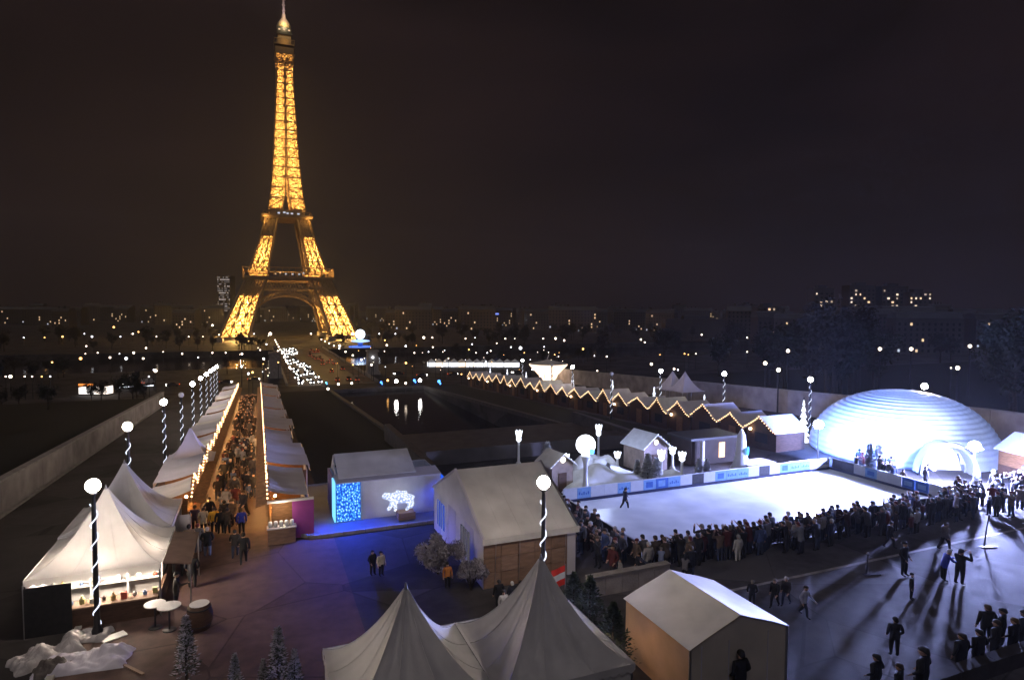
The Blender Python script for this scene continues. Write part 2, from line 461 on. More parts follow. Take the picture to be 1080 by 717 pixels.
def tower():
    T = thing("lattice_tower", "tall lattice iron tower lit gold from within, rising behind the market", "tower", (27.0, 636.0, -16.0)); T.scale = (.95, .95, 1.0)
    GOLD = (1.0, .56, .15)
    for sx, sy in ((-1, -1), (1, -1), (1, 1), (-1, 1)):
        def cor(z, sx=sx, sy=sy):
            o_, i_ = lerp_tab(OUTER, z), lerp_tab(INNER, z)
            return [(sx * i_, sy * i_, z), (sx * o_, sy * i_, z), (sx * o_, sy * o_, z), (sx * i_, sy * o_, z)]
        def mid(z): 
            c = (lerp_tab(OUTER, z) + lerp_tab(INNER, z)) / 2
            return (sx * c, sy * c, z)
        zl = levels(4, 55, 4, .9)
        mb = MB(); lattice(mb, cor, levels(4, 55, 6, .93), 1.7, .72, 3, (1, 2), 1.1); lattice(mb, cor, levels(4, 55, 18, .96), 0, .60, 7, (0, 3))
        leg = mb.build("leg", M_iron, T)
        for zz, nm in ((42.0, "leg_landing"), (96.0, "upper_landing")):  # added plates that stop the leg lamps' light from rising higher
            c4 = cor(zz); MB().slab([c4[0], c4[1], c4[2], c4[3]], 1.0).build(nm, M_iron, T)
        for cx, cy, _ in cor(2):
            MB().box((cx, cy, 2), (6.5, 6.5, 4.5)).build("masonry_foot", M_stone, leg)
        mb = MB(); lattice(mb, cor, levels(62, 112, 6, .93), 1.4, .65, 3, (1, 2), 1.0); lattice(mb, cor, levels(62, 112, 16, .96), 0, .52, 5, (0, 3))
        mb.build("upper_leg", M_iron, T)
        zsh = levels(121, 257, 17, .965)
        mb = MB(); lattice(mb, cor, zsh, .9, .60, 1, (1, 2), 1.15); lattice(mb, cor, levels(121, 257, 42, .985), 0, .42, 3, (0, 3))
        mb.build("shaft_column", M_iron, T)
        for z, p in ((9, 84000), (18, 76000), (27, 66000), (35, 42000)):
            lamp("tower_projector", mid(z), p, GOLD, .6, T)
        for z, p in ((67, 20000), (76, 37000), (84, 29000), (90, 11000)):
            lamp("tower_projector", mid(z), p, GOLD, .5, T)
        for z0, z1 in zip(zsh, zsh[1:]):
            z = (z0 + z1) / 2; w = lerp_tab(OUTER, z) - lerp_tab(INNER, z)
            lamp("tower_projector", mid(z), 76 * w * w, GOLD, .3, T)
    # first platform
    mb = MB(); o_, i_ = 41.0, 30.0
    for sgn in (-1, 1):
        mb.bx(-o_, o_, sgn * o_ - .5, sgn * o_ + .5, 56.0, 57.6); mb.bx(sgn * o_ - .5, sgn * o_ + .5, -o_, o_, 56.0, 57.6)
        mb.bx(-o_, o_, sgn * o_ - .4, sgn * o_ + .4, 65.2, 66.2); mb.bx(sgn * o_ - .4, sgn * o_ + .4, -o_, o_, 65.2, 66.2)
    for i in range(15):
        x = -o_ + 2 * o_ * i / 14
        for sgn in (-1, 1):
            mb.bar((x, sgn * o_, 57), (x, sgn * o_, 66), .55); mb.bar((sgn * o_, x, 57), (sgn * o_, x, 66), .55)
    p1 = mb.build("first_platform", M_iron, T)
    mb = MB()
    for sgn in (-1, 1):
        mb.bx(-o_ + 1, o_ - 1, sgn * 35 - 5.5, sgn * 35 + 5.5, 55.0, 56.0); mb.bx(sgn * 35 - 5.5, sgn * 35 + 5.5, -29, 29, 55.0, 56.0)
    mb.build("deck", M_iron, p1)
    mb = MB()                                                  # deep dark girder under the platform
    for sgn in (-1, 1):
        for k in range(24):
            x0 = -36 + 3 * k
            y = sgn * 36.8
            mb.bar((x0, y, 47), (x0 + 3, y, 54.5), .5); mb.bar((x0 + 3, y, 47), (x0, y, 54.5), .5)
            mb.bar((y, x0, 47), (y, x0 + 3, 54.5), .5); mb.bar((y, x0 + 3, 47), (y, x0, 54.5), .5)
        for z in (47, 54.7):
            mb.bx(-38, 38, sgn * 36.8 - .6, sgn * 36.8 + .6, z - .6, z + .6); mb.bx(sgn * 36.8 - .6, sgn * 36.8 + .6, -38, 38, z - .6, z + .6)
    mb.build("girder", M_iron, p1)
    for x in (-12, -8, -3, 3, 9, 13):
        MB().box((x, -o_ + 1.2, 60 + (x % 3)), (1.5, .4, 1.2)).build("window_light", E_winc if x % 2 else E_win, p1)
    lamp("platform_light", (-37, -37, 61), 4500, GOLD, .5, T); lamp("platform_light", (37, -37, 61), 4500, GOLD, .5, T)
    # second platform
    mb = MB(); o_ = 23.5
    for sgn in (-1, 1):
        mb.bx(-o_, o_, sgn * o_ - .5, sgn * o_ + .5, 113.4, 115.2); mb.bx(sgn * o_ - .5, sgn * o_ + .5, -o_, o_, 113.4, 115.2)
        mb.bx(-o_ + 2, o_ - 2, sgn * 21.4 - .4, sgn * 21.4 + .4, 118, 119); mb.bx(sgn * 21.4 - .4, sgn * 21.4 + .4, -o_ + 2, o_ - 2, 118, 119)
        for i in range(13):
            x = -o_ + 2 * o_ * i / 12
            mb.bar((x, sgn * o_, 115), (x * .92, sgn * 21.6, 118.6), .4)
            mb.bar((sgn * o_, x, 115), (sgn * 21.6, x * .92, 118.6), .4)
    mb.bx(-o_ + .6, o_ - .6, -o_ + .6, o_ - .6, 112.6, 113.3)
    mb.bx(-15.5, 15.5, -15.5, 15.5, 115, 120.6)
    p2 = mb.build("second_platform", M_iron, T)
    for x in (-8, -3, 0, 4, 10):
        MB().box((x, -o_ + .2, 116.5 + (x % 2) * .7), (2.2, .4, 1.3)).build("window_light", E_winc, p2)
    lamp("platform_light", (-20, -25, 111.5), 2500, GOLD, .5, T); lamp("platform_light", (20, -25, 111.5), 2500, GOLD, .5, T)
    # arches between the legs
    for k in range(4):
        mb = MB(); n = 26; prev = None
        for i in range(n + 1):
            a = pi * (.06 + .88 * i / n)
            x = 37.5 * cos(a)
            z0 = 8 + 33.0 * sin(a); z1 = z0 + 4.2
            P = (x, -36.8 - .62 * max(0, 44 - z0) * .42, z0); Q = (x * 1.05, P[1], z1)
            if prev:
                mb.bar(prev[0], P, 1.1); mb.bar(prev[1], Q, .9); mb.bar(prev[0], Q, .5); mb.bar(prev[1], P, .5)
            prev = (P, Q)
        for i in range(1, n, 2):
            a = pi * (.06 + .88 * i / n); x = 39.3 * cos(a); z = 12.2 + 33.0 * sin(a)
            if abs(x) < 36: mb.bar((x, -36.9, z), (x, -36.9, 47), .5)
        ob = mb.build("arch", M_iron, T); ob.rotation_euler = (0, 0, k * pi / 2)
    lamp("arch_light", (24, -35, 22), 1800, GOLD, .5, T); lamp("arch_light", (-24, -35, 22), 500, GOLD, .5, T)
    # top: flare, cabin, cupola, mast
    mb = MB()
    def cort(z):
        w = 7.9 + max(0, z - 260) * .2
        return [(-w, -w, z), (w, -w, z), (w, w, z), (-w, w, z)]
    lattice(mb, cort, levels(257, 266, 2), .9, .6, 3)
    mb.bx(-8.6, 8.6, -8.6, 8.6, 266, 272)
    mb.bx(-9.2, 9.2, -9.2, 9.2, 274, 275.2)
    for sgn in (-1, 1):
        for i in range(9):
            x = -9.2 + 18.4 * i / 8
            mb.bar((x, sgn * 9.2, 275), (x, sgn * 9.2, 279), .35); mb.bar((sgn * 9.2, x, 275), (sgn * 9.2, x, 279), .35)
        mb.bx(-9.4, 9.4, sgn * 9.2 - .3, sgn * 9.2 + .3, 278.6, 279.2); mb.bx(sgn * 9.2 - .3, sgn * 9.2 + .3, -9.4, 9.4, 278.6, 279.2)
    mb.bx(-6.2, 6.2, -6.2, 6.2, 275.2, 284)
    top = mb.build("summit_cabin", M_iron, T)
    MB().bx(-7.2, 7.2, -7.2, 7.2, 284.2, 286.2).bx(-6.4, 6.4, -6.4, 6.4, 286.3, 291).build("upper_cabin", M_metal, top)
    MB().lathe([(7.0, 291.2), (6.6, 294), (5.4, 297), (3.6, 299.4), (2.0, 301.5), (1.7, 305)], 14).build("cupola", mat("pale_iron", (.55, .42, .28), .55, .1, .3), top, True)
    for x in (-4.5, 0, 4.5): MB().box((x, -6.6, 288.4), (1.8, .3, 1.2)).build("window_light", E_win, top)
    mb = MB(); mb.tube([(0, 0, 300), (0, 0, 312), (0, 0, 322), (0, 0, 334)], [1.5, 1.1, .7, .35], 8)
    for z in (308, 313, 318, 323): mb.bx(-1.7, 1.7, -.3, .3, z, z + .8)
    mb.build("mast", mat("antenna_paint", (.5, .4, .4), .6, .2, .3), T)
    lamp("summit_light", (0, -13, 293), 7000, (1, .75, .35), .5, T)
    lamp("summit_light", (0, -12, 277), 500, GOLD, .5, T)
    lamp("mast_light", (0, -9, 306), 2500, (1, .8, .8), .5, T)
tower()

# ------------------------------------------------------------------ bridge, river bank, traffic
def bridge():
    b = thing("bridge", "wide pale road bridge crossing the river towards the iron tower", "bridge")
    MB().bx(9.5, 44.5, 248, 478, -17.2, -15.9).build("deck", mat("bridge_asphalt", (.07, .065, .065), .6, .25, .1), b)
    for s in (9.9, 44.1):
        MB().bx(s - .4, s + .4, 250, 476, -15.9, -14.9).build("parapet", M_stone, b)
    for t in (360, 398, 436):
        MB().bx(10.5, 43.5, t - 3, t + 3, -23, -17.2).build("pier", M_stone, b)
    for k, s in enumerate((13.0, 41.0)):
        MB().bx(s - 2.2, s + 2.2, 252, 476, -15.9, -15.75).build("pavement", M_pave, b)
bridge()
FARGRP = "street lamps in the dark distance"
FARLAB = "small glowing street lamp on a thin dark post in the dark distance"
def street_lamp_meshes():
    pole = MB().tube([(0, 0, 0), (0, 0, .9), (0, 0, 1)], [.012, .008, .006], 5).mesh("pole", M_metal)
    globe = {}
    for k, e in (("w", E_far), ("c", E_farw), ("a", E_fara), ("k", emit("quay_projector", (1, .95, .9), 45))):
        globe[k] = MB().ball((0, 0, 0), 1.0, 7, 4).mesh("globe", e)
    return pole, globe
LP, LG = street_lamp_meshes()
FARPX = []
def far_lamp(loc, h, r, k, label=FARLAB, group=FARGRP):
    o = thing("street_lamp", label, "street lamp", loc, 0, group)
    p = link("pole", LP, o); p.scale = (h * 1.6, h * 1.6, h)
    g = link("globe", LG[k], o, (0, 0, h)); g.scale = (r, r, r)
    x, y, d = proj((loc[0], loc[1], loc[2] + h)); FARPX.append((x, y, d))
    return o
# bridge lamps
for i in range(9):
    t = 256 + 27 * i
    for s in (11.2, 42.8):
        far_lamp((s, t, -15.9), 6.5, .42, 'w', "one of the paired street lamps along the bridge parapets", "bridge lamps")
# pedestal with rider at the near end of the bridge
def pedestal(s, t, label):
    o = thing("stone_pedestal", label, "monument", (s, t, -16))
    MB().bx(-3.1, 3.1, -3.1, 3.1, 0, 1.4).build("plinth", M_stone, o)
    MB().prism([(-2.5, 1.4), (2.5, 1.4), (2.1, 10.2), (-2.1, 10.2)], 'y', -2.3, 2.3).build("shaft", M_stone, o)
    MB().bx(-2.6, 2.6, -2.7, 2.7, 10.2, 10.9).build("cornice", M_stone, o)
    m = MB(); m.tube([(0, -1.6, 12.6), (0, -.8, 12.5), (0, .9, 12.5), (0, 1.7, 12.3)], [.35, .6, .6, .3], 8)
    m.tube([(0, -1.5, 12.7), (0, -2.1, 13.7), (0, -2.6, 13.5)], [.32, .25, .14], 6)
    for y in (-1.1, 1.2):
        for x in (-.3, .3): m.tube([(x, y, 12.3), (x, y - .1, 11.6), (x, y, 10.9)], [.17, .11, .08], 5)
    st = m.build("horse_statue", M_stone, o, True)
    MB().tube([(0, 0, 12.8), (0, 0, 13.6), (0, -.05, 14.1)], [.32, .36, .16], 7).build("rider", M_stone, st, True)
pedestal(47.5, 282, "tall pale stone pedestal with statue at the near right end of the bridge")
pedestal(6.5, 282, "tall stone pedestal with statue at the near left end of the bridge")

# cars
def car_proto(kind):  # one saloon
    o = thing("car", "x", "car")
    b = MB()
    prof = [(-2.1, .35), (2.1, .35), (2.15, .75), (1.9, .95), (-1.95, 1.0), (-2.15, .75)]
    b.prism(prof, 'x', -.86, .86).build("body", mat("car_paint", (.05, .055, .07), .3, .3, .2), o)
    c = MB(); c.prism([(-1.6, .98), (1.05, .96), (.45, 1.45), (-1.05, 1.48)], 'x', -.74, .74).build("cabin", M_glass_dark, o)
    for x in (-.78, .78):
        for y in (-1.3, 1.35):
            MB().lathe([(.31, -.1), (.31, .1)], 10).build("wheel", M_black, o).matrix_local = Matrix.Translation((x, y, .31)) @ Matrix.Rotation(pi / 2, 4, 'Y')
    for x in (-.62, .62):
        MB().ball((x, -2.16, .68), .24, 7, 4).build("headlight", E_head, o)
        MB().ball((x, 2.16, .75), .15, 7, 4).build("taillight", E_tail, o)
    return o
car0 = car_proto(0)
car_spots = []
lanes_in = (15.6, 18.8, 22.0); lanes_out = (30.0, 33.2, 36.6)
for ln in lanes_in:
    t = 252 + R.random() * 5
    while t < 475:
        car_spots.append((ln + R.uniform(-1.1, 1.1), t, R.uniform(-.06, .06), "car with bright headlights driving towards us over the bridge", "cars crossing the bridge towards the gardens"))
        t += 5.5 + R.expovariate(1 / (5.5 if t < 300 else (14 if t < 380 else 6)))
for ln in lanes_out:
    t = 256 + R.random() * 9
    while t < 470:
        car_spots.append((ln + R.uniform(-1.0, 1.0), t, pi, "car showing red tail lights driving away over the bridge", "cars crossing the bridge towards the tower"))
        t += 7 + R.expovariate(1 / 17)
for i, (s, t, rz, lab, grp) in enumerate(car_spots):
    c = car0 if i == 0 else copy_tree(car0)
    c.location = (s, t, -15.88); c.rotation_euler = (0, 0, rz); c["label"] = lab; c["group"] = grp
for s in [-56, -45, -30, -12, -2, 58, 66, 80, 93, 110, 124]:
    c = copy_tree(car0); t = 262 + R.uniform(0, 14)
    c.location = (s, t, -16); c.rotation_euler = (0, 0, R.choice((pi / 2, -pi / 2)) + R.uniform(-.3, .3))
    c["label"] = "small car on the riverside road past the foot of the gardens"; c["group"] = "cars on the riverside road"

# ------------------------------------------------------------------ far lamps, read off the photograph
FAR = """97 355 c|127 355 c|165 355 w|47 356 a|25 356 c|66 355 a|89 352 c|146 350 a|224 343 w|199 355 w|214 355 w|231 353 w|172 371 w|
154 367 w|126 373 c|141 372 w|116 377 w|133 378 c|151 378 w|192 373 w|209 377 c|224 372 w|238 372 w|162 390 c|55 382 a|5 381 a|91 365 w|
85 378 a|90 373 w|6 397 w|11 397 w|26 397 w|34 397 w|44 397 a|53 397 c|157 397 c|164 391 w|103 372 w|120 345 a|140 352 w|
400 352 c|417 352 c|408 364 w|447 356 w|456 356 w|491 357 w|501 356 c|533 357 w|543 357 w|498 363 c|524 362 w|539 366 c|549 367 c|573 357 w|
586 357 w|595 359 w|585 374 a|589 376 w|452 371 c|467 371 w|502 372 w|514 372 c|553 372 a|627 375 c|640 376 w|676 358 w|680 361 w|696 374 a|
722 373 a|726 374 a|734 373 w|715 390 c|711 389 w|788 356 w|687 384 w|740 353 w|788 371 w|624 340 w|659 341 w|615 368 a|630 391 w|
372 352 w|392 372 w|428 365 c|437 372 w|473 378 w|560 384 w|348 349 w|328 352 w|268 352 c|285 352 w|293 370 w|283 354 w"""
for tok in FAR.replace("\n", "").split("|"):
    x, y, k = tok.split(); x, y = float(x), float(y)
    hh = 8.0
    depth = min(900.0, (14 - (-16 + hh)) * FPX / (y - HORIZON))
    p = D(x, y, depth)
    r = min(1.6, max(.22, R.choice((.5, .6, .7, .85, 1.0, 1.5)) * R.uniform(.85, 1.15) * depth / FPX))
    far_lamp((p.x, p.y, p.z - hh), hh, r, k)
for x, y, k in ((807, 383, 'w'), (821, 390, 'w'), (928, 368, 'w'), (961, 368, 'w'), (1023, 365, 'w'), (1010, 388, 'w'), (831, 370, 'w'), (1003, 388, 'w')):
    d = 92 + (390 - y) * .8
    p = D(x, y, d)
    g = zt(p.y)
    far_lamp((p.x, p.y, g), p.z - g, .30 if (x, y) != (1003, 388) else .1, k, "small lamp on a tall post among the dark trees on the right bank", "lamps among the right bank trees")

rl = random.Random(21)
for i in range(70):
    if i < 34: x, y, k = rl.uniform(440, 600), rl.uniform(364, 396), rl.choice("wwcwa")
    elif i < 52: x, y, k = rl.uniform(245, 300), rl.uniform(358, 398), rl.choice("wwca")
    else: x, y, k = rl.uniform(350, 440), rl.uniform(358, 396), rl.choice("wwca")
    depth = 22 * FPX / (y - HORIZON); p = D(x, y, depth)
    far_lamp((p.x, p.y, -16), p.z + 16, rl.choice((.3, .4, .5, .7, 1.1)) * depth / FPX, k)
# ------------------------------------------------------------------ city beyond
def city_block(W_, Dp, Hh, dens, seed):
    rr = random.Random(seed)
    o = thing("apartment_block", "x", "building")
    MB().bx(-W_ / 2, W_ / 2, -Dp / 2, Dp / 2, 0, Hh).build("wall", M_block, o)
    rf = MB(); rf.prism([(-Dp / 2 - .2, Hh), (Dp / 2 + .2, Hh), (Dp / 2 - 2.5, Hh + 3.6), (0, Hh + 4.4), (-Dp / 2 + 2.5, Hh + 3.6)], 'x', -W_ / 2 - .2, W_ / 2 + .2)
    rf = rf.build("roof", M_roof, o)
    ch = MB()
    for i in range(3): 
        x = rr.uniform(-W_ / 2 + 2, W_ / 2 - 2); ch.bx(x - .8, x + .8, -.9, .9, Hh + 3.5, Hh + 6.2)
    ch.build("chimneys", M_block, rf)
    wd = MB(); wl = MB(); wc = MB()
    nx = int(W_ / 3.2); nz_ = int(Hh / 3.4)
    for i in range(nx):
        for j in range(nz_):
            x = -W_ / 2 + (i + .5) * W_ / nx; z = 1.4 + j * 3.4
            q = rr.random(); tgt = wl if q < dens else (wc if q < dens * 1.4 else wd)
            tgt.box((x, -Dp / 2 - .02, z + .8), (1.25, .12, 1.8))
    wd.build("dark_windows", M_glass_dark, o, kind="stuff")
    if wl.v: wl.build("lit_windows", E_win, o, kind="stuff")
    if wc.v: wc.build("cool_lit_windows", E_winc, o, kind="stuff")
    return o
blocks = [city_block(26, 14, 20, .05, 1), city_block(38, 16, 23, .07, 2), city_block(20, 14, 26, .04, 3), city_block(50, 18, 24, .06, 4)]
used = set()
CITYLAB = "dark apartment block with a few lit windows in the far skyline"
def put_block(k, p, rz, label=CITYLAB, group="far skyline blocks", sc=(1, 1, 1)):
    o = blocks[k] if k not in used else copy_tree(blocks[k])
    used.add(k)
    o.location = p; o.rotation_euler = (0, 0, rz); o.scale = sc; o["label"] = label
    if group: o["group"] = group
    return o
for i in range(64):
    px = -10 + 1100 * (i + R.random()) / 64
    if 225 < px < 370: depth = R.uniform(1150, 1500)
    elif px > 780: depth = R.uniform(420, 700)
    else: depth = R.uniform(760, 1350)
    p = D(px, HORIZON, depth); 
    top = R.uniform(25, 31) + depth * .004
    zf = top / 28.0
    put_block(i % 4, (p.x, p.y, -16), -YAW + R.uniform(-.5, .5) + math.atan((540 - px) / FPX) * .6, sc=(R.uniform(.9, 1.3), 1, zf))
# blocks of flats on the right hill
def flat_block(px0, px1, ytop, depth, label, dens, seed):
    a = D(px0, ytop, depth); b = D(px1, ytop, depth)
    w = (b - a).length; z0 = -16; h = a.z - z0
    o = thing("tower_block", label, "building", ((a.x + b.x) / 2, (a.y + b.y) / 2, z0), atan2(b.y - a.y, b.x - a.x))
    MB().bx(-w / 2, w / 2, -8, 8, 0, h).build("wall", M_block, o)
    MB().bx(-w / 5, w / 5, -4, 4, h, h + 3).build("roof_house", M_roof, o)
    rr = random.Random(seed)
    wd = MB(); n = int(w / 4.2); mfl = int(h / 4.0)
    lit = []
    for i in range(n):
        for j in range(mfl):
            x = -w / 2 + (i + .5) * w / n; z = 2 + j * 4.0
            if z < 26: continue
            if rr.random() < dens: lit.append((x, z))
            else: wd.box((x, -8.05, z), (2.2, .2, 1.8))
    wd.build("dark_windows", M_glass_dark, o, kind="stuff")
    for x, z in lit:
        MB().box((x, -8.05, z), (R.uniform(1.3, 2.6), .3, 1.9)).build("lit_window", emit("flat_window_%d" % R.randrange(3), R.choice(((1, .62, .34), (1, .75, .52), (1, .5, .3))), R.uniform(.5, 1.5)), o)
flat_block(855, 876, 304, 640, "small block of flats with lit windows, leftmost on the right hill", .30, 3)
flat_block(892, 919, 301, 660, "flat-roofed block of lit flats in the middle of the right hill", .26, 4)
flat_block(926, 953, 302, 660, "flat-roofed block of lit flats next right on the hill skyline", .24, 5)
flat_block(954, 978, 308, 650, "lower block of flats with the densest lit windows on the right hill", .42, 6)
flat_block(796, 820, 323, 600, "low block with a bright lit top floor left of the hill flats", .35, 8)
flat_block(700, 766, 336, 640, "long low building with a bright warm lit storey across the river", .28, 9)
# distant dark glass tower left of the iron tower
def skyscraper():
    a = D(232, 291, 1250); b = D(245, 291, 1250)
    w = (b - a).length; h = a.z + 16
    o = thing("skyscraper", "dark office tower with faint lit floors left of the iron tower", "tower", ((a.x + b.x) / 2, (a.y + b.y) / 2, -16), atan2(b.y - a.y, b.x - a.x))
    MB().bx(-w / 2, w / 2, -12, 12, 0, h).build("wall", M_block, o)
    rr = random.Random(5)
    for j in range(18):
        z = h - 3.5 - j * 4.4
        m = MB()
        for i in range(9):
            if rr.random() < (.75 if j % 6 < 3 else .35): m.box((-w / 2 + (i + .5) * w / 9, -12.1, z), (w / 12, .3, 2.2))
        if m.v: m.build("lit_floor", emit("office_floor_%d" % (j % 3), (.9, .78, .74), (.28, .5, .18)[j % 3]), o)
skyscraper()
# lit sign and light bursts on the skyline
def sky_sign(px, py, w, h, depth, e, label):
    p = D(px, py, depth)
    o = thing("rooftop_sign", label, "sign", (p.x, p.y, -16), -YAW)
    hh = p.z + 16; ww = w * depth / FPX; q = h * depth / FPX
    MB().box((0, 0, hh), (ww, .8, q)).build("sign_face", e, o)
    for x in (-.35, .35): MB().bar((ww * x, .2, 18), (ww * x, .2, hh - q / 2), .5).build("post", M_metal, o)
sky_sign(556, 327, 10, 2.4, 900, emit("sign_white", (.92, .95, 1), 3), "long white lit rooftop sign on the far skyline")
sky_sign(590, 326, 8, 3, 880, emit("sign_orange", (1, .33, .05), 2.2), "small orange lit rooftop sign on the far skyline")
sky_sign(599, 334, 3, 5, 860, emit("sign_orange2", (1, .28, .04), 1.6), "upright orange sign beside the bright white light")
sky_sign(523, 331, 6, 1.6, 900, emit("sign_blue", (.2, .3, 1), 1.5), "short blue lit rooftop sign on the far skyline")
def burst():
    p = D(603, 339, 800)
    o = thing("stadium_light", "intense blue-white floodlight burst on the far river bank", "floodlight", (p.x, p.y, -16))
    MB().tube([(0, 0, 0), (0, 0, p.z + 15)], [.5, .3], 6).build("mast", M_metal, o)
    for x, z, r in ((0, 0, 4.2), (3.0, 2.5, 2.4), (-2.0, 4.0, 1.6), (5.5, -2, 1.6), (4, 6, 1.2)):
        MB().ball((x, 0, p.z + 16 + z), r, 10, 6).build("lamp_cluster", emit("burst_light", (.75, .85, 1), 9), o)
burst()
# ------------------------------------------------------------------ trees
def tree_proto(seed, h, cw, leaf, n, m_leaf):
    rr = random.Random(seed)
    o = thing("park_tree", "x", "tree")
    mb = MB(); mb.tube([(0, 0, -.2), (.1, 0, h * .2), (0, .15, h * .42), (.1, 0, h * .75)], [h * .028, h * .02, h * .014, h * .004], 7)
    tips = []
    for i in range(11):
        a = rr.uniform(0, 2 * pi); z0 = h * rr.uniform(.25, .6); L = cw * rr.uniform(.45, .95); z1 = z0 + h * rr.uniform(.12, .34)
        p1 = (cos(a) * L * .5, sin(a) * L * .5, (z0 + z1) / 2 + .3); p2 = (cos(a) * L, sin(a) * L, z1)
        mb.tube([(0, 0, z0), p1, p2], [h * .011, h * .007, h * .002], 5); tips += [p1, p2]
    mb.build("trunk", M_trunk, o)
    cl = []
    for i in range(26):
        t = rr.choice(tips); cl.append((t[0] * rr.uniform(.7, 1.1) + rr.gauss(0, .5), t[1] * rr.uniform(.7, 1.1) + rr.gauss(0, .5), t[2] + rr.uniform(-.05, .2) * h, rr.uniform(.07, .15) * h))
    cl.append((0, 0, h * .85, h * .13)); cl.append((0, 0, h * .65, h * .16))
    V = []; F = []
    for i in range(n):
        c = rr.choice(cl); d = Vector((rr.gauss(0, 1), rr.gauss(0, 1), rr.gauss(0, .8))); d *= c[3] * rr.uniform(.35, 1.05) / d.length
        p = Vector(c[:3]) + d
        u = Vector((rr.gauss(0, 1), rr.gauss(0, 1), rr.gauss(0, 1))).normalized(); w = u.cross(Vector((rr.gauss(0, 1), rr.gauss(0, 1), rr.gauss(0, 1)))).normalized()
        s_ = leaf * rr.uniform(.5, 1.2); k = len(V)
        V += [p - u * s_, p - w * s_ * .45, p + u * s_, p + w * s_ * .45]; F.append((k, k + 1, k + 2, k + 3))
    MB().add(V, F).build("crown", m_leaf, o, kind="stuff")
    return o
for x in range(72, 166, 8): FARPX.append((x, 404, 140)); FARPX.append((x, 412, 140))
for x in (302, 312, 322, 332, 345, 380): FARPX.append((x, 352, 560)); FARPX.append((x, 365, 460))
TREES = [tree_proto(11, 14, 4.6, .42, 1700, M_leaf), tree_proto(12, 15, 5.4, .40, 1900, M_leaf2), tree_proto(13, 12.5, 5.0, .45, 1500, M_leaf), tree_proto(14, 16, 4.2, .42, 1700, M_leaf2)]
tused = set()
def put_tree(k, p, sc, label, group):
    # leave sight lines to the lamps open
    x, y, d = proj((p[0], p[1], p[2] + 9 * sc)); rw = 6.0 * sc * FPX / d; rh = 7.5 * sc * FPX / d
    for lx, ly, ld in FARPX:
        if ld > d - 2 and abs(lx - x) < rw * .9 and abs(ly - y) < rh: return None
    o = TREES[k] if k not in tused else copy_tree(TREES[k])
    tused.add(k)
    o.location = p; o.rotation_euler = (0, 0, R.uniform(0, 6.28)); o.scale = (sc * R.uniform(.9, 1.15), sc * R.uniform(.9, 1.15), sc)
    o["label"] = label; o["group"] = group
    return o
def scatter(n, fx, fy, sc, label, group, tries=12):
    got = 0
    for i in range(n):
        for _ in range(tries):
            s, t = fx(), fy()
            if put_tree(R.randrange(4), (s, t, zt(t) - .05), R.uniform(*sc), label, group): break
scatter(40, lambda: R.uniform(74, 120), lambda: R.uniform(40, 175), (.85, 1.15), "dark bare-looking park tree in the black grove behind the right wall", "trees of the right bank grove")
scatter(26, lambda: R.uniform(-120, -21), lambda: R.uniform(110, 218), (.3, .55), "low dark tree at the foot of the left bank slope", "low trees of the left slope", 20)
scatter(34, lambda: R.uniform(-95, -21), lambda: R.uniform(95, 210), (.6, .95), "dark park tree in the black grove beyond the left wall", "trees of the left bank grove", 20)
scatter(30, lambda: R.uniform(-330, -20), lambda: R.uniform(490, 640), (.8, 1.15), "dim tree on the far bank left of the iron tower", "trees on the far bank, left")
scatter(30, lambda: R.uniform(80, 420), lambda: R.uniform(480, 640), (.8, 1.15), "dim tree on the far bank right of the iron tower", "trees on the far bank, right")
scatter(24, lambda: R.uniform(150, 420), lambda: R.uniform(180, 420), (1.0, 1.5), "dark tree on the wooded slope below the hill flats", "trees on the wooded right slope")
scatter(26, lambda: R.choice((R.uniform(-80, 6), R.uniform(48, 140))), lambda: R.uniform(540, 566), (.4, .62), "low dark tree at the foot of the iron tower", "low trees at the tower's foot")
scatter(26, lambda: R.choice((R.uniform(-190, -8), R.uniform(62, 210))), lambda: R.uniform(296, 327), (.5, .75), "low dark tree on the near river bank beside the bridge", "trees on the near river bank")
scatter(26, lambda: R.choice((R.uniform(-190, 2), R.uniform(52, 210))), lambda: R.uniform(468, 485), (.6, .9), "low dark tree on the far river bank beside the bridge", "trees on the far river bank")
scatter(14, lambda: R.choice((R.uniform(-60, -20), R.uniform(75, 150))), lambda: R.uniform(720, 900), (.8, 1.1), "dim tree in the park seen past the legs of the tower", "trees behind the tower")

# ------------------------------------------------------------------ lit things by the river
def quay_tents():
    e = emit("lit_tent_cloth", (.92, .94, 1.0), 1.6)
    e2 = emit("lit_tent_warm", (1, .80, .62), 1.8)
    for i in range(12):
        px = 455 + 8.0 * i
        p = D(px, 387, 30 * FPX / (387 - HORIZON)); p.z = -16
        o = thing("lit_marquee", "small glowing white event tent, %s from the left in the riverside row" % ORD[i], "tent", p, -.12, "white tents glowing on the quay")
        w = 4.1
        MB().bx(-w * .46, w * .46, -2, 2, .2, 2.4).build("lit_wall", e2 if i in (1, 4) else e, o)
        MB().add([(-w / 2, -2.2, 2.4), (w / 2, -2.2, 2.4), (w / 2, 2.2, 2.4), (-w / 2, 2.2, 2.4), (0, 0, 4.2)], [(0, 1, 4), (1, 2, 4), (2, 3, 4), (3, 0, 4), (3, 2, 1, 0)]).build("roof", M_canvas, o)
quay_tents()
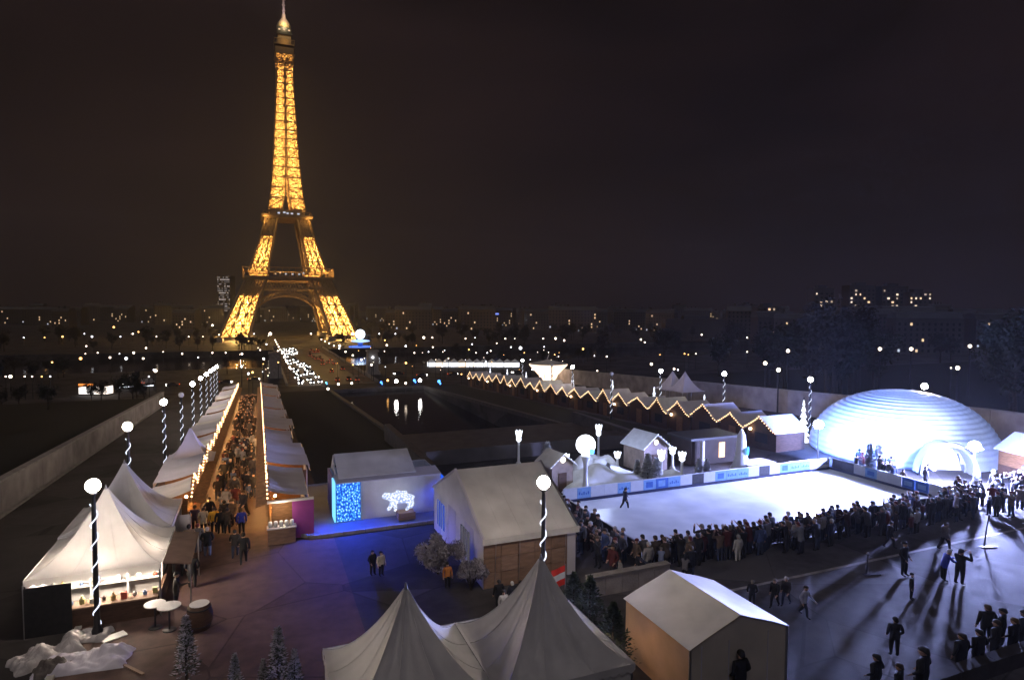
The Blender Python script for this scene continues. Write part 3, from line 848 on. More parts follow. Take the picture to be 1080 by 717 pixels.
def balloon():
    p = G(380, 366)
    k = 1.0
    d = proj(p)[2]; u = d / FPX
    o = thing("light_balloon", "glowing blue-white ball over a lit round pavilion by the bridge", "balloon", p)
    zb = (366 - 352.5) * u
    MB().ball((0, 0, zb), 5.0 * u, 16, 10).build("ball", emit("balloon_light", (.72, .84, 1), 6), o, True)
    MB().lathe([(.5 * u, zb - 5 * u), (9 * u, zb - 6.5 * u), (10 * u, zb - 7.4 * u), (3 * u, zb - 8.6 * u)], 24).build("saucer_roof", emit("saucer_light", (.35, .55, 1), 2.0), o, True)
    MB().lathe([(2.6 * u, 0), (2.6 * u, zb - 8 * u)], 16).build("drum", M_blue, o)
    MB().lathe([(12 * u, 0), (12 * u, 1 * u)], 24).build("lit_base", emit("pavilion_blue", (.12, .25, 1), 1.2), o)
balloon()
def carousel():
    p = G(578, 404); d = proj(p)[2]; u = d / FPX
    o = thing("carousel", "brightly lit warm carousel with a flared canopy behind the far chalets", "carousel", p)
    E = emit("carousel_bulbs", (1, .70, .46), 3.0)
    MB().lathe([(9 * u, 0), (9.5 * u, .9 * u)], 20).build("platform", M_wood, o)
    MB().lathe([(7 * u, .9 * u), (8 * u, 5 * u), (10.5 * u, 9 * u)], 20).build("lit_core", E, o)
    MB().lathe([(10.5 * u, 9 * u), (15 * u, 14 * u), (20 * u, 19 * u), (20.5 * u, 20.5 * u)], 24).build("flared_canopy", emit("carousel_canopy", (1, .74, .52), 2.2), o)
    MB().lathe([(20.5 * u, 20.6 * u), (9 * u, 23 * u), (.5 * u, 25 * u)], 24).build("roof", M_canvas, o)
    MB().tube([(-2 * u, 0, 23 * u), (1 * u, 0, 31 * u)], [.6 * u, .4 * u], 6).build("mast", M_white, o)
    for k in range(8):
        a = k * pi / 4
        MB().tube([(cos(a) * 9 * u, sin(a) * 9 * u, .9 * u), (cos(a) * 11 * u, sin(a) * 11 * u, 10 * u)], .35 * u, 5).build("pole", M_steel, o)
carousel()
def glow_ball(px, py, e, label, r=.5):
    r = r * .6
    p = G(px, py + 5)
    u = proj(p)[2] / FPX
    o = thing("blue_fountain_light", label, "lamp", p)
    MB().lathe([(.25, 0), (.3, .25), (.12, .3), (.1, 1.0)], 8).build("stand", M_metal, o)
    MB().ball((0, 0, 1.0 + r), r, 10, 6).build("lit_ball", e, o)
    MB().ball((.9 * r, 0, .8), r * .6, 8, 5).build("lit_ball", e, o)
glow_ball(437, 400, E_blue, "bright blue lamp on the far basin edge, between its two neighbours", .8)
glow_ball(402, 402, E_blue, "blue lamp on the far basin edge near the stone pedestal", .7)
glow_ball(463, 403, E_blue, "blue lamp on the far basin edge, rightmost of the three", .6)
glow_ball(344, 402, emit("cyan_lamp", (.1, .5, 1), 6), "cyan lamp at the near end of the bridge traffic", .5)
for x, y, k in ((409, 401, 'a'), (428, 404, 'w'), (418, 402, 'k'), (443, 401, 'k'), (357, 405, 'w'), (346, 410, 'w'), (371, 404, 'w')):
    p = G(x, y + 9)
    far_lamp(p, 9 * proj(p)[2] / FPX, .26 if k != 'k' else .40, k, "low lamp on the far edge of the dark basin", "lamps on the far basin edge")
# lit kiosk on the far left street
def kiosk():
    p = G(104, 416); u = proj(p)[2] / FPX
    o = thing("lit_kiosk", "white lit kiosk with an orange sign across the left street", "kiosk", p, -YAW)
    MB().bx(-17 * u, 13 * u, -2, 2, 0, .4).build("base", M_kerb, o)
    MB().bx(-17 * u, -1 * u, -1.8, 1.8, .4, 8 * u).build("lit_front", emit("kiosk_white", (1, .96, .92), 1.6), o)
    MB().bx(-.6 * u, 12 * u, -1.9, 1.7, .4, 9.4 * u).build("lit_side", emit("kiosk_white2", (1, .86, .74), 2.2), o)
    MB().bx(-17 * u, -2 * u, -1.9, -1.5, 9 * u, 12 * u).build("sign", emit("kiosk_sign", (1, .3, .06), 1.4), o)
    MB().bx(-18 * u, 14 * u, -2.4, 2.2, 9.5 * u, 10.2 * u).build("roof", M_metal, o)
kiosk()
def light_rail():
    p = G(125, 411); q = G(162, 409)
    o = thing("lit_barrier", "long low strip of white light beside the lit kiosk", "barrier")
    MB().bar(p + Vector((0, 0, .9)), q + Vector((0, 0, .9)), .35).build("light_strip", emit("strip_light", (.85, .9, 1), 2.5), o)
    for i in range(6):
        a = p.lerp(q, i / 5); MB().bar(a, a + Vector((0, 0, .9)), .15).build("post", M_metal, o)
light_rail()
def van(px, py, label):
    p = G(px, py); o = thing("van", label, "van", p, -.6)
    MB().prism([(-2.4, .4), (2.4, .4), (2.4, 1.1), (1.7, 1.3), (1.2, 2.1), (-2.4, 2.1)], 'x', -.95, .95).build("body", M_white, o)
    for x in (-.9, .9):
        for y in (-1.5, 1.5): MB().lathe([(.34, -.1), (.34, .1)], 10).build("wheel", M_black, o).matrix_local = Matrix.Translation((x, y, .34)) @ Matrix.Rotation(pi / 2, 4, 'Y')
    MB().bx(-.8, .8, 2.41, 2.45, 1.2, 1.9).build("windscreen", M_glass_dark, o)
    for x in (-.6, .6): MB().ball((x, -2.45, .8), .14, 7, 4).build("taillight", E_tail, o)
van(156, 405, "white van parked past the end of the strip of light")

# ------------------------------------------------------------------ festive lamp posts with a spiral of lights
def festive_lamp(s, t, label, lit=True, h=6.4, group="lamp posts wound with a spiral of lights", spiral=True):
    z = zt(t)
    o = thing("festive_lamp_post", label, "lamp post", (s, t, z), 0, group)
    MB().lathe([(.20, 0), (.22, .25), (.13, .5), (.11, 1.2), (.085, h - .7), (.07, h - .35), (.16, h - .25), (.10, h - .18)], 10).build("pole", M_metal, o, True)
    if spiral:
        pts = [(.13 * cos(a), .13 * sin(a), .5 + (h - 1.2) * a / (2 * pi * 5.5)) for a in [i * pi / 6 for i in range(int(5.5 * 12) + 1)]]
        MB().tube(pts, .030, 4).build("light_spiral", E_led, o)
    MB().ball((0, 0, h + .08), .28, 14, 8).build("globe", E_globe if lit else M_white, o, True)
    return o
LT = [(98, 511), (134.5, 449), (172.5, 423.5), (191, 416), (203, 404.5), (211.5, 398.5), (217.5, 394.5), (222, 391), (225.5, 388.5), (228.5, 386.5)]
for i, (px, py) in enumerate(LT):
    p = G(px, py, 6.52)
    festive_lamp(p.x, p.y, "light-wound lamp post, %s from the camera beside the left street%s" % (ORD[i], ", its globe unlit" if i == 3 else ""), i != 3)
festive_lamp(-6.6, 17.0, "light-wound lamp post nearest the terrace at the head of the left street row")  # unseen post, added to light the near tents from the left
festive_lamp(11.35, 24.0, "lamp post wound with white lights standing behind the nearest pair of peaked tents")
for i, (px, py, lit) in enumerate(((975, 407, 1), (855, 400, 1), (764, 394, 1), (697, 391, 1), (645, 394, 0), (604, 387, 1), (582, 385, 0), (551, 380, 1))):
    # same 6.4 m posts in a line along the right alley
    d = ray(px, py); k = (57.5 - CAM.x) / d.x
    p = CAM + d * k
    p = G(px, py, 6.5)
    festive_lamp(p.x, p.y, "light-wound lamp post, %s from the dome along the right wall%s" % (ORD[i], "" if lit else ", its globe unlit"), bool(lit))

# ------------------------------------------------------------------ peaked tents
def pagoda_mesh(w, ez, pz, n=10, m=20):
    """four concave panels rising to a sharp peak, with a scalloped valance"""
    V = []; F = []
    hw = w / 2
    for q in range(4):
        ang = q * pi / 2
        base = len(V)
        for i in range(n + 1):
            f = i / n
            prof = f ** 1.75
            z = ez + (pz - ez) * prof - .0
            wr = hw * (1 - f) + .07 * f
            for j in range(m + 1):
                g = -1 + 2 * j / m
                sag = .10 * (1 - g * g) * (1 - f) * f * 4 * .55
                x, y = g * wr, -(wr - sag * .9)
                zz = z - sag * .5 + .016 * sin(g * 17 + q * 2 + 5 * f) * (f * (1 - f) * 4) ** .7 * (1 - g ** 4) + .012 * sin(g * 41 + q) * max(0, 1 - f * 3)
                ca, sa = cos(ang), sin(ang)
                V.append((x * ca - y * sa, x * sa + y * ca, zz))
        for i in range(n):
            for j in range(m):
                a = base + i * (m + 1) + j
                F.append((a, a + 1, a + m + 2, a + m + 1))
    return V, F
def pagoda(s, t, w, label, ez=2.45, pz=5.4, group=None, valance=True, mc=None, name="peaked_tent"):
    z = zt(t); mc = mc or M_canvas
    o = thing(name, label, "tent", (s, t, z), 0, group)
    V, F = pagoda_mesh(w, ez, pz, 18, 26)
    me = MB().add(V, F)
    me.build("roof", mc, o, True)
    MB().lathe([(.10, pz - .12), (.06, pz + .05), (.02, pz + .22)], 8).build("finial", M_steel, o)
    if valance:
        for q in range(4):
            mb = MB(); n = 15; P = []
            for i in range(n * 4 + 1):
                x = -w / 2 + w * i / (n * 4); P.append((x, -w / 2 - .02, ez - .20 - .10 * abs(sin(pi * i / 4))))
            top = [(-w / 2 + w * i / (n * 4), -w / 2 - .02, ez + .01) for i in range(n * 4 + 1)]
            for i in range(n * 4): mb.quad(P[i], P[i + 1], top[i + 1], top[i])
            ob = mb.build("valance", mc, o); ob.rotation_euler = (0, 0, q * pi / 2)
    for x in (-1, 1):
        for y in (-1, 1):
            MB().tube([(x * (w / 2 - .08), y * (w / 2 - .08), 0), (x * (w / 2 - .08), y * (w / 2 - .08), ez)], .045, 6).build("pole", M_steel, o)
    for q in range(4):
        a = q * pi / 2 + pi / 4; rr = w / 2 * sqrt(2)
        pts = [((rr * (1 - f) + .07 * f) * cos(a), (rr * (1 - f) + .07 * f) * sin(a), ez + (pz - ez) * f ** 1.75 + .015) for f in [i / 12 for i in range(13)]]
        MB().tube(pts, .022, 4).build("seam", mc, o)
    for q in range(4):                                         # welded seams down the middle of each panel
        for g in (-.36, .36):
            a = q * pi / 2; pts = []
            for i in range(13):
                f = i / 12; wr = w / 2 * (1 - f) + .07 * f; x, y = g * wr, -wr + .04 * (1 - f) * f * 4
                pts.append((x * cos(a) - y * sin(a), x * sin(a) + y * cos(a), ez + (pz - ez) * f ** 1.75 + .012))
            MB().tube(pts, .010, 4).build("seam", mc, o)
    return o
pa = pagoda(4.2, 19.0, 4.65, "white peaked tent in the foreground, left of the pair", pz=5.12)
pb = pagoda(8.9, 19.0, 4.65, "white peaked tent in the foreground, right of the pair", pz=5.35)
MB().box((6.55, 19.0, 2.42), (.10, 4.6, .12)).build("rain_gutter", M_canvas, None, label="white canvas gutter joining the two foreground peaked tents", cat="gutter")
# the lit stall under the first left tent
pc = pagoda(-6.75, 33.95, 5.1, "white peaked tent over the brightly lit stall at the lower left")
pd = pagoda(-6.9, 39.2, 5.0, "white peaked tent directly behind the lit stall tent")
def tent_walls(o, w, ez, sides, m):
    for q in sides:
        ob = MB().box((0, -w / 2 + .06, ez / 2 - .05), (w - .25, .03, ez - .1)).build("side_wall", m, o); ob.rotation_euler = (0, 0, q * pi / 2)
tent_walls(pc, 5.1, 2.45, (2, 3), M_canvas)
tent_walls(pd, 5.0, 2.45, (0, 3, 2), M_canvas)
tent_walls(pa, 4.65, 2.45, (0, 2, 3), M_canvas)
tent_walls(pb, 4.65, 2.45, (0, 1, 2), M_canvas)
def stall_goods():
    x0, y0 = -6.75, 33.95
    c = thing("stall_counter", "dark stall counter under the lit lower-left tent", "counter", (x0, y0, 0))
    MB().bx(-1.6, 2.3, -2.45, -2.3, 0, .85).build("front_panel", M_wood_dark, c)
    MB().bx(-1.65, 2.35, -2.5, -1.7, .85, .92).build("top", M_ply, c)
    MB().bx(2.25, 2.4, -2.3, 2.2, 0, .85).build("front_panel", M_wood_dark, c)
    sh = thing("display_shelves", "pale backlit display shelves at the back of the lower-left tent", "shelves", (x0, y0, 0))
    MB().bx(-2.2, 2.2, .6, .7, 0, 2.3).build("back_panel", M_white, sh)
    for z in (.8, 1.3, 1.8):
        MB().bx(-2.2, 2.2, .1, .6, z, z + .04).build("shelf", M_white, sh)
    for x in (-2.2, -.75, .75, 2.2):
        MB().bx(x - .03, x + .03, .1, .6, 0, 2.3).build("upright", M_white, sh)
    cols = [(.7, .45, .2), (.6, .12, .08), (.75, .72, .7), (.2, .3, .55), (.55, .5, .2), (.8, .78, .7), (.25, .2, .2)]
    kinds = []
    for i in range(26):
        m = mat("goods_%d" % (i % 7), cols[i % 7], .6, .2, 5)
        kind = i % 3
        h = R.uniform(.16, .36); r = R.uniform(.07, .13)
        if i < 16:
            z = (.84, 1.34, 1.84)[i % 3]; p = (x0 + -1.95 + (i // 3) * .78 + R.uniform(-.1, .1), y0 + .33, z); nm = "displayed on the backlit shelves"; gp = "wares on the backlit shelves"
        else:
            p = (x0 - 1.4 + (i - 16) * .40, y0 - 2.1 + R.uniform(-.12, .12), .92); nm = "standing on the dark counter"; gp = "wares on the dark counter"
        if kind == 0: mb = MB().lathe([(r, 0), (r * 1.1, h * .6), (r * .4, h * .8), (r * .45, h)], 9); k = "jar"
        elif kind == 1: mb = MB().box((0, 0, h / 2), (r * 2, r * 1.5, h)).box((0, 0, h + .015), (r * 2.1, r * 1.6, .03)); k = "gift_box"
        else: mb = MB().ball((0, 0, r), r, 9, 6, 1.0).lathe([(r * .3, r * 1.8), (r * .35, r * 2.2), (.001, r * 2.3)], 7); k = "ornament"
        mb.build(k, m, None, kind == 2, p, label="small coloured %s %s of the lit stall" % (k.replace("_", " "), nm), cat=k.replace("_", " "), group=gp + ", " + k)
    for k, (x, y) in enumerate(((-1.3, -.6), (.2, -.9), (1.6, -.4))):
        p = thing("pendant_lamp", "bright bulb hanging under the lower-left tent, %s from the left" % ORD[k], "lamp", (x0 + x, y0 + y, 2.1))
        MB().tube([(0, 0, 0.1), (0, 0, .42)], .012, 4).build("cable", M_black, p)
        MB().ball((0, 0, 0), .11, 10, 6).build("bulb", E_bulb, p)
        lamp("stall_light", (x0 + x, y0 + y - .3, 1.95), 330, (1, .80, .62), .12)
    for k, (x, y, sc) in enumerate(((-4.35, 30.35, 1), (-3.75, 29.9, 1.1))):
        t = thing("bistro_table", "round white-topped bistro table in front of the lit stall, %s" % ("the farther one" if k == 0 else "the nearer one"), "table", (x, y, 0))
        MB().lathe([(.42 * sc, 1.04), (.43 * sc, 1.08), (.001, 1.085)], 20).build("top", M_white, t)
        MB().lathe([(.035, .05), (.035, 1.04)], 8).build("stem", M_metal, t); MB().lathe([(.28, 0), (.26, .04), (.03, .06)], 14).build("base", M_metal, t)
    t = thing("barrel", "dark wooden barrel with a pale lid at the corner of the lit stall", "barrel", (-2.55, 29.6, 0))
    MB().lathe([(.42, 0), (.52, .35), (.54, .55), (.52, .75), (.43, 1.08)], 16).build("staves", M_wood_dark, t, True)
    for z, r in ((.2, .485), (.9, .487)): MB().lathe([(r, z), (r + .012, z + .03), (r, z + .06)], 16).build("hoop", M_metal, t)
    MB().lathe([(.40, 1.08), (.40, 1.1), (.001, 1.105)], 16).build("lid", M_white, t)
    # windbreak, tarpaulins and boards on the ground at lower left
    t = thing("windbreak", "dark fabric windbreak on the left side of the lit stall", "screen", (-8.35, 31.3, 0))
    MB().bx(-.95, .75, -.02, .02, 0, 2.15).build("cloth", M_black, t); MB().tube([(-.95, 0, 0), (-.95, 0, 2.3)], .03, 6).build("post", M_steel, t)
stall_goods()
def side_awning():
    o = thing("brown_awning", "flat brown awning on poles beside the lit lower-left tent", "awning", (-3.55, 33.4, 0))
    MB().slab([(-.6, -2.0, 2.45), (.55, -2.0, 2.25), (.55, 2.3, 2.25), (-.6, 2.3, 2.45)], .05).build("cloth", mat("brown_cloth", (.16, .10, .08), .8, .2, 2, .2, 8), o)
    for y in (-1.9, 2.2): MB().tube([(.5, y, 0), (.5, y, 2.25)], .035, 6).build("pole", M_steel, o)
    w = thing("canvas_screen", "bright white canvas screen between the second peaked tent and the stalls", "screen", (-3.75, 41.2, 0))
    MB().bx(-.6, .05, -2.4, -2.36, 0, 2.3).build("cloth", M_canvas, w); MB().tube([(.05, -2.38, 0), (.05, -2.38, 2.4)], .035, 6).build("pole", M_steel, w)
side_awning()
def tarp(px, py, w, d, h, label, m, seed, rz=0.2):
    rr = random.Random(seed); p = G(px, py)
    n = 34; V = []; F = []
    from mathutils import noise as NZ
    for j in range(n + 1):
        for i in range(n + 1):
            x = -1 + 2 * i / n; y = -1 + 2 * j / n
            e = max(0, 1 - (x * x) ** 2) * max(0, 1 - (y * y) ** 2)
            q = Vector((x * w, y * d, seed * 3.7)); nn = .5 * NZ.noise(q * .8) + .36 * abs(NZ.noise(q * 1.6)) + .14 * abs(NZ.noise(q * 3.3))
            kx = 1 + .22 * NZ.noise(Vector((seed, y * 2, 1))); ky = 1 + .22 * NZ.noise(Vector((x * 2, seed, 1)))
            V.append((x * w / 2 * kx, y * d / 2 * ky, max(.0, h * e ** .6 * (.45 + nn * 1.3)) + .02))
    for j in range(n):
        for i in range(n): a = j * (n + 1) + i; F.append((a, a + 1, a + n + 2, a + n + 1))
    return MB().add(V, F).build("tarpaulin", m, None, True, (p.x, p.y, p.z), rz=rz, label=label, cat="tarpaulin")
tarp(50, 694, 2.3, 1.3, .75, "crumpled pale tarpaulin heaped at the lower left corner", mat("pale_tarp", (.42, .40, .41), .5, .3, 1.5, .4, 6), 3, .5)
tarp(92, 672, 1.7, 1.0, .5, "crumpled pale plastic sheet at the foot of the nearest lamp post", MATS["pale_tarp"], 5, -.2)
tarp(88, 700, 3.2, 1.5, .55, "grey tarpaulin bundle stretched along the ground below the nearest lamp post", M_canvas_grey, 8, -.1)
tarp(62, 706, 1.6, .9, .6, "dark tarpaulin heap at the lower left corner", mat("dark_tarp", (.10, .085, .08), .6, .3, 3, .4, 10), 13, .3)
for i, (px, py, l, rz, lab) in enumerate(((120, 672, .9, .5, "pale square board lying beside the nearest lamp post"), (122, 690, .6, -.5, "short pale plank on the ground beside the tarpaulins"), (140, 706, 1.4, -.9, "long thin plank on the ground at the lower left"))):
    p = G(px, py); MB().box((0, 0, .03), (l, .5 if i == 0 else .12, .04)).build("board", M_white if i == 0 else M_ply, None, False, p + Vector((0, 0, .01)), rz=rz, label=lab, cat="board")

# ------------------------------------------------------------------ the left market alley
def bulb_string(pts, e=E_warm, r=.045):
    mb = MB()
    pts = [Vector(p) for p in pts]
    for a, b in zip(pts, pts[1:]):
        n = max(2, int((b - a).length / .34))
        for i in range(n): mb.ball(a.lerp(b, i / n), r, 5, 3)
    return mb
AL0, AL1 = -4.05, .5
def stall(side, t, w, i, roof):
    z = zt(t + w / 2)
    left = side < 0
    xo, xi = (-6.6 + R.uniform(-.05, .35), AL0) if left else (3.0 + R.uniform(-.45, .35), AL1)
    row = "left" if left else "right"
    o = thing("market_stall", "wooden stall with %s, %s from the near end, %s alley row" % ({"shed": "grey canvas shed roof", "peak": "peaked grey tent roof", "flat": "low pale canvas roof"}[roof], ORD[i], row), "market stall", (0, t, z), 0, "stalls lining the left market alley")
    dx = 1 if left else -1
    dzr = (0, .22, .08, .30, -.05)[(i * 3 + (0 if left else 2)) % 5]; zi, zo = 2.75 + dzr, 2.40 + dzr
    mc = M_canvas_grey if (i % 4 or not left) else M_canvas
    xa, xb = xo - dx * .15, xi + dx * .12
    if roof == "peak":
        V, F = pagoda_mesh(w - .1, 2.5, 4.9, 10, 12)
        ob = MB().add([((v[0]) + (xo + xi) / 2, v[1] + w / 2, v[2]) for v in V], F).build("roof", mc, o, True)
    else:
        zr = zo - .1 if roof == "flat" else zo
        n = 8; V = []; F = []
        for k in range(n + 1):
            f = k / n; x = xa + (xb - xa) * f; zz = zr + (zi + .15 - zr) * f - .10 * sin(pi * f)
            V += [(x, .03, zz), (x, w * .5, zz - .05 * sin(pi * f)), (x, w - .03, zz)]
        for k in range(n):
            a = 3 * k; F += [(a, a + 1, a + 4, a + 3), (a + 1, a + 2, a + 5, a + 4)]
        MB().add(V, F).build("roof", mc, o, True)
        MB().bx(min(xa, xa + dx * .04), max(xa, xa + dx * .04), .05, w - .05, zr - .35, zr).build("rear_valance", mc, o)
    MB().bx(min(xo, xo + dx * .06), max(xo, xo + dx * .06), .06, w - .06, 0, 2.3).build("back_wall", M_wood_dark if left else M_canvas_grey, o)
    for y in (.04, w - .09):
        MB().bx(min(xo, xi) + .1, max(xo, xi) - .1, y, y + .05, 0, 2.35).build("side_wall", M_wood, o)
    # front: counter, gabled board with lights
    MB().bx(min(xi, xi - dx * .5), max(xi, xi - dx * .5), .12, w - .12, 0, .95).build("counter", M_wood, o)
    pk = 3.15 + .25 * (i % 3 == 0)
    MB().prism([(.02, 2.15), (w - .02, 2.15), (w - .02, 2.5), (w / 2, pk), (.02, 2.5)], 'x', xi, xi + dx * .08).build("front_gable", M_wood, o)
    xs = xi + dx * .13
    bulb_string([(xs, .04, 2.52), (xs, w / 2, pk + .04), (xs, w - .04, 2.52)], E_warm, .065).build("light_string", E_warm, o, kind="stuff")
    MB().slab([(xi + dx * .1, .15, 2.2), (xi + dx * .1, w - .15, 2.2), (xi + dx * .8, w - .15, 2.0), (xi + dx * .8, .15, 2.0)], .04).build("awning", M_wood, o)
    gd = MB()
    for k in range(9):
        x = xi - dx * R.uniform(.08, .42); y = .3 + (w - .6) * k / 8
        h = R.uniform(.12, .4); gd.bx(x - .1, x + .1, y - .11, y + .11, .955, .955 + h)
    gd.build("goods", mat("stall_goods_%d" % (i % 4), ((.5, .3, .15), (.55, .15, .1), (.6, .5, .35), (.3, .28, .3))[i % 4], .6, .3, 4), o, kind="stuff")
    # frayed row of bulbs along the outer edge
    bulb_string([(xa - dx * .04, .05, 2.30), (xa - dx * .04, w - .05, 2.30)], E_warm, .03).build("eave_lights", emit("dim_bulb_string", (1, .6, .3), .9), o, kind="stuff") if i % 2 == 0 else None
    MB().ball((xi - dx * .35, w / 2, 2.0), .09, 8, 5).build("bulb", E_bulb, o)
    lamp("stall_light", (xi + dx * .35, w / 2, 1.75), 150, (1, .50, .17), .15, o)
    return o
t = 42.0; i = 0
while t < 138 and i < 24:
    w = R.choice((3.6, 4.0, 4.4)); roof = "peak" if i == 3 else ("flat" if i % 5 == 0 else "shed")
    stall(-1, t, w, i, roof); t += w + .12; i += 1
t = 39.6; i = 0
while t < 138 and i < 24:
    w = R.choice((3.6, 4.0, 4.4)); stall(1, t, w, i, "flat" if i % 6 == 3 else "shed"); t += w + .12; i += 1
# end wall of the right row, with a little corner stall
def corner_stall():
    o = thing("corner_stall", "stall end with magenta panel and white wares heading the right alley row", "market stall", (0, 39.3, 0))
    MB().bx(1.75, 3.0, -.12, -.04, .02, 2.3).build("magenta_panel", M_purple, o)
    MB().bx(.35, 1.9, -.75, -.2, 0, .92).build("counter", M_ply, o)
    MB().bx(.3, 1.95, -.8, -.15, .92, .98).build("counter_top", M_white, o)
    MB().bx(.35, 3.0, -.16, .06, 2.3, 2.42).build("lintel", M_white, o)
    lamp("stall_light", (1.1, -.5, 2.0), 45, (1, .78, .55), .1, o)
    for k in range(5):
        MB().lathe([(.09, 0), (.13, .2), (.10, .34), (.05, .36)], 10).build("jug", M_white, None, True, (.5 + k * .3, 39.3 - .5, .98), label="white jug on the counter by the magenta panel, %s from the left" % ORD[k], cat="jug", group="white jugs on the corner counter")
corner_stall()

# ------------------------------------------------------------------ right row of chalets, gables to the basin
def chalet(t, w, i, name_i):
    z = zt(t + w / 2); x0, x1 = 47.6, 51.4
    o = thing("wooden_chalet", "brown wooden chalet outlined in warm lights, %s from the dome in the right row" % ORD[i], "chalet", (0, t, z), 0, "chalets of the right row")
    eh, rh = 2.3 + R.uniform(-.15, .15), 3.5 + R.uniform(-.35, .4)
    MB().bx(x0, x1, .1, w - .1, 0, eh).build("wall", M_wood_dark, o)
    MB().prism([(.1, eh), (w - .1, eh), (w / 2, rh - .1)], 'x', x0, x0 + .1).build("gable", M_wood_dark, o)
    for k, (ya, yb) in enumerate(((-.1, w / 2), (w + .1, w / 2))):
        za = eh - .12
        MB().slab([(x0 - .3, ya, za), (x1 + .3, ya, za), (x1 + .3, yb, rh), (x0 - .3, yb, rh)] if k == 0 else [(x0 - .3, yb, rh), (x1 + .3, yb, rh), (x1 + .3, ya, za), (x0 - .3, ya, za)], .09).build("roof_slope", M_canvas_grey if i % 4 else M_snow, o)
    xs = x0 - .36; sg = R.uniform(.02, .20); jy = R.uniform(-.25, .25)
    bulb_string([(xs, -.1, eh - .12), (xs, w * .12, eh + (rh - eh) * .12 - sg * .5), (xs, w * .25, (eh + rh) / 2 - sg), (xs, w * .4, eh + (rh - eh) * .75 - sg * .6), (xs, w / 2 + jy * .3, rh), (xs, w * .62, eh + (rh - eh) * .72 - sg * .6), (xs, w * .75, (eh + rh) / 2 - sg), (xs, w * .9, eh + (rh - eh) * .10 - sg * .4), (xs, w + .1, eh - .12)], E_warm, .065).build("light_string", E_warm, o, kind="stuff")
    if i % 2 == 0: MB().bx(x0 - .04, x0 + .02, w * .3, w * .7, .7, 1.7).build("shutter", M_black, o)  # black panel paints the unlit inside of an opening
    else: MB().bx(x0 - .05, x0 + .02, w * .35, w * .62, .05, 1.9).build("door", M_wood, o)
    if i % 3 == 0:
        MB().ball((x0 - .2, w * .82, 1.9), .14, 8, 5).build("wall_lamp", E_bulb, o)
    if i % 2 == 1:
        lamp("alley_light", (53.2, w / 2, 2.4), 70, (1, .62, .30), .15, o)
t = 46.5
for i in range(22):
    w = (4.2, 3.8, 4.6)[i % 3]; chalet(t, w, i, i); t += w + .25
def led_cone(px, pyt, label, e=E_cone):
    d = ray(px, pyt); k = (53.6 - CAM.x) / d.x; p = CAM + d * k
    z = zt(p.y); hh = max(3.2, min(6.5, p.z - z))
    o = thing("led_fir", label, "light tree", (p.x, p.y, z), 0, "cone-shaped trees of white lights")
    mb = MB(); n = 7
    for k in range(n):
        f = k / n; mb.lathe([(hh * .15 * (1 - f) + .03, hh * (.06 + .9 * f)), (hh * .05 * (1 - f) + .02, hh * (.06 + .9 * (f + .85 / n)))], 9)
    mb.build("lit_tiers", e, o); MB().tube([(0, 0, 0), (0, 0, hh)], .05, 5).build("stem", M_metal, o)
for i, (px, py) in enumerate(((848, 419), (743, 414), (690, 406), (646, 399), (604, 394), (578, 396), (555, 391), (535, 388), (517, 387))):
    led_cone(px, py, "white light cone rising behind the right row chalets, %s from the dome" % ORD[i])
for i, (px, py) in enumerate(((722, 422), (709, 420))):
    p = G(px, py + 6); pagoda(p.x, p.y, 4.6, "pale peaked tent behind the right row chalets, %s" % ("the nearer one" if i == 0 else "the farther one"), 2.6, 5.6, None, False, M_canvas_grey)
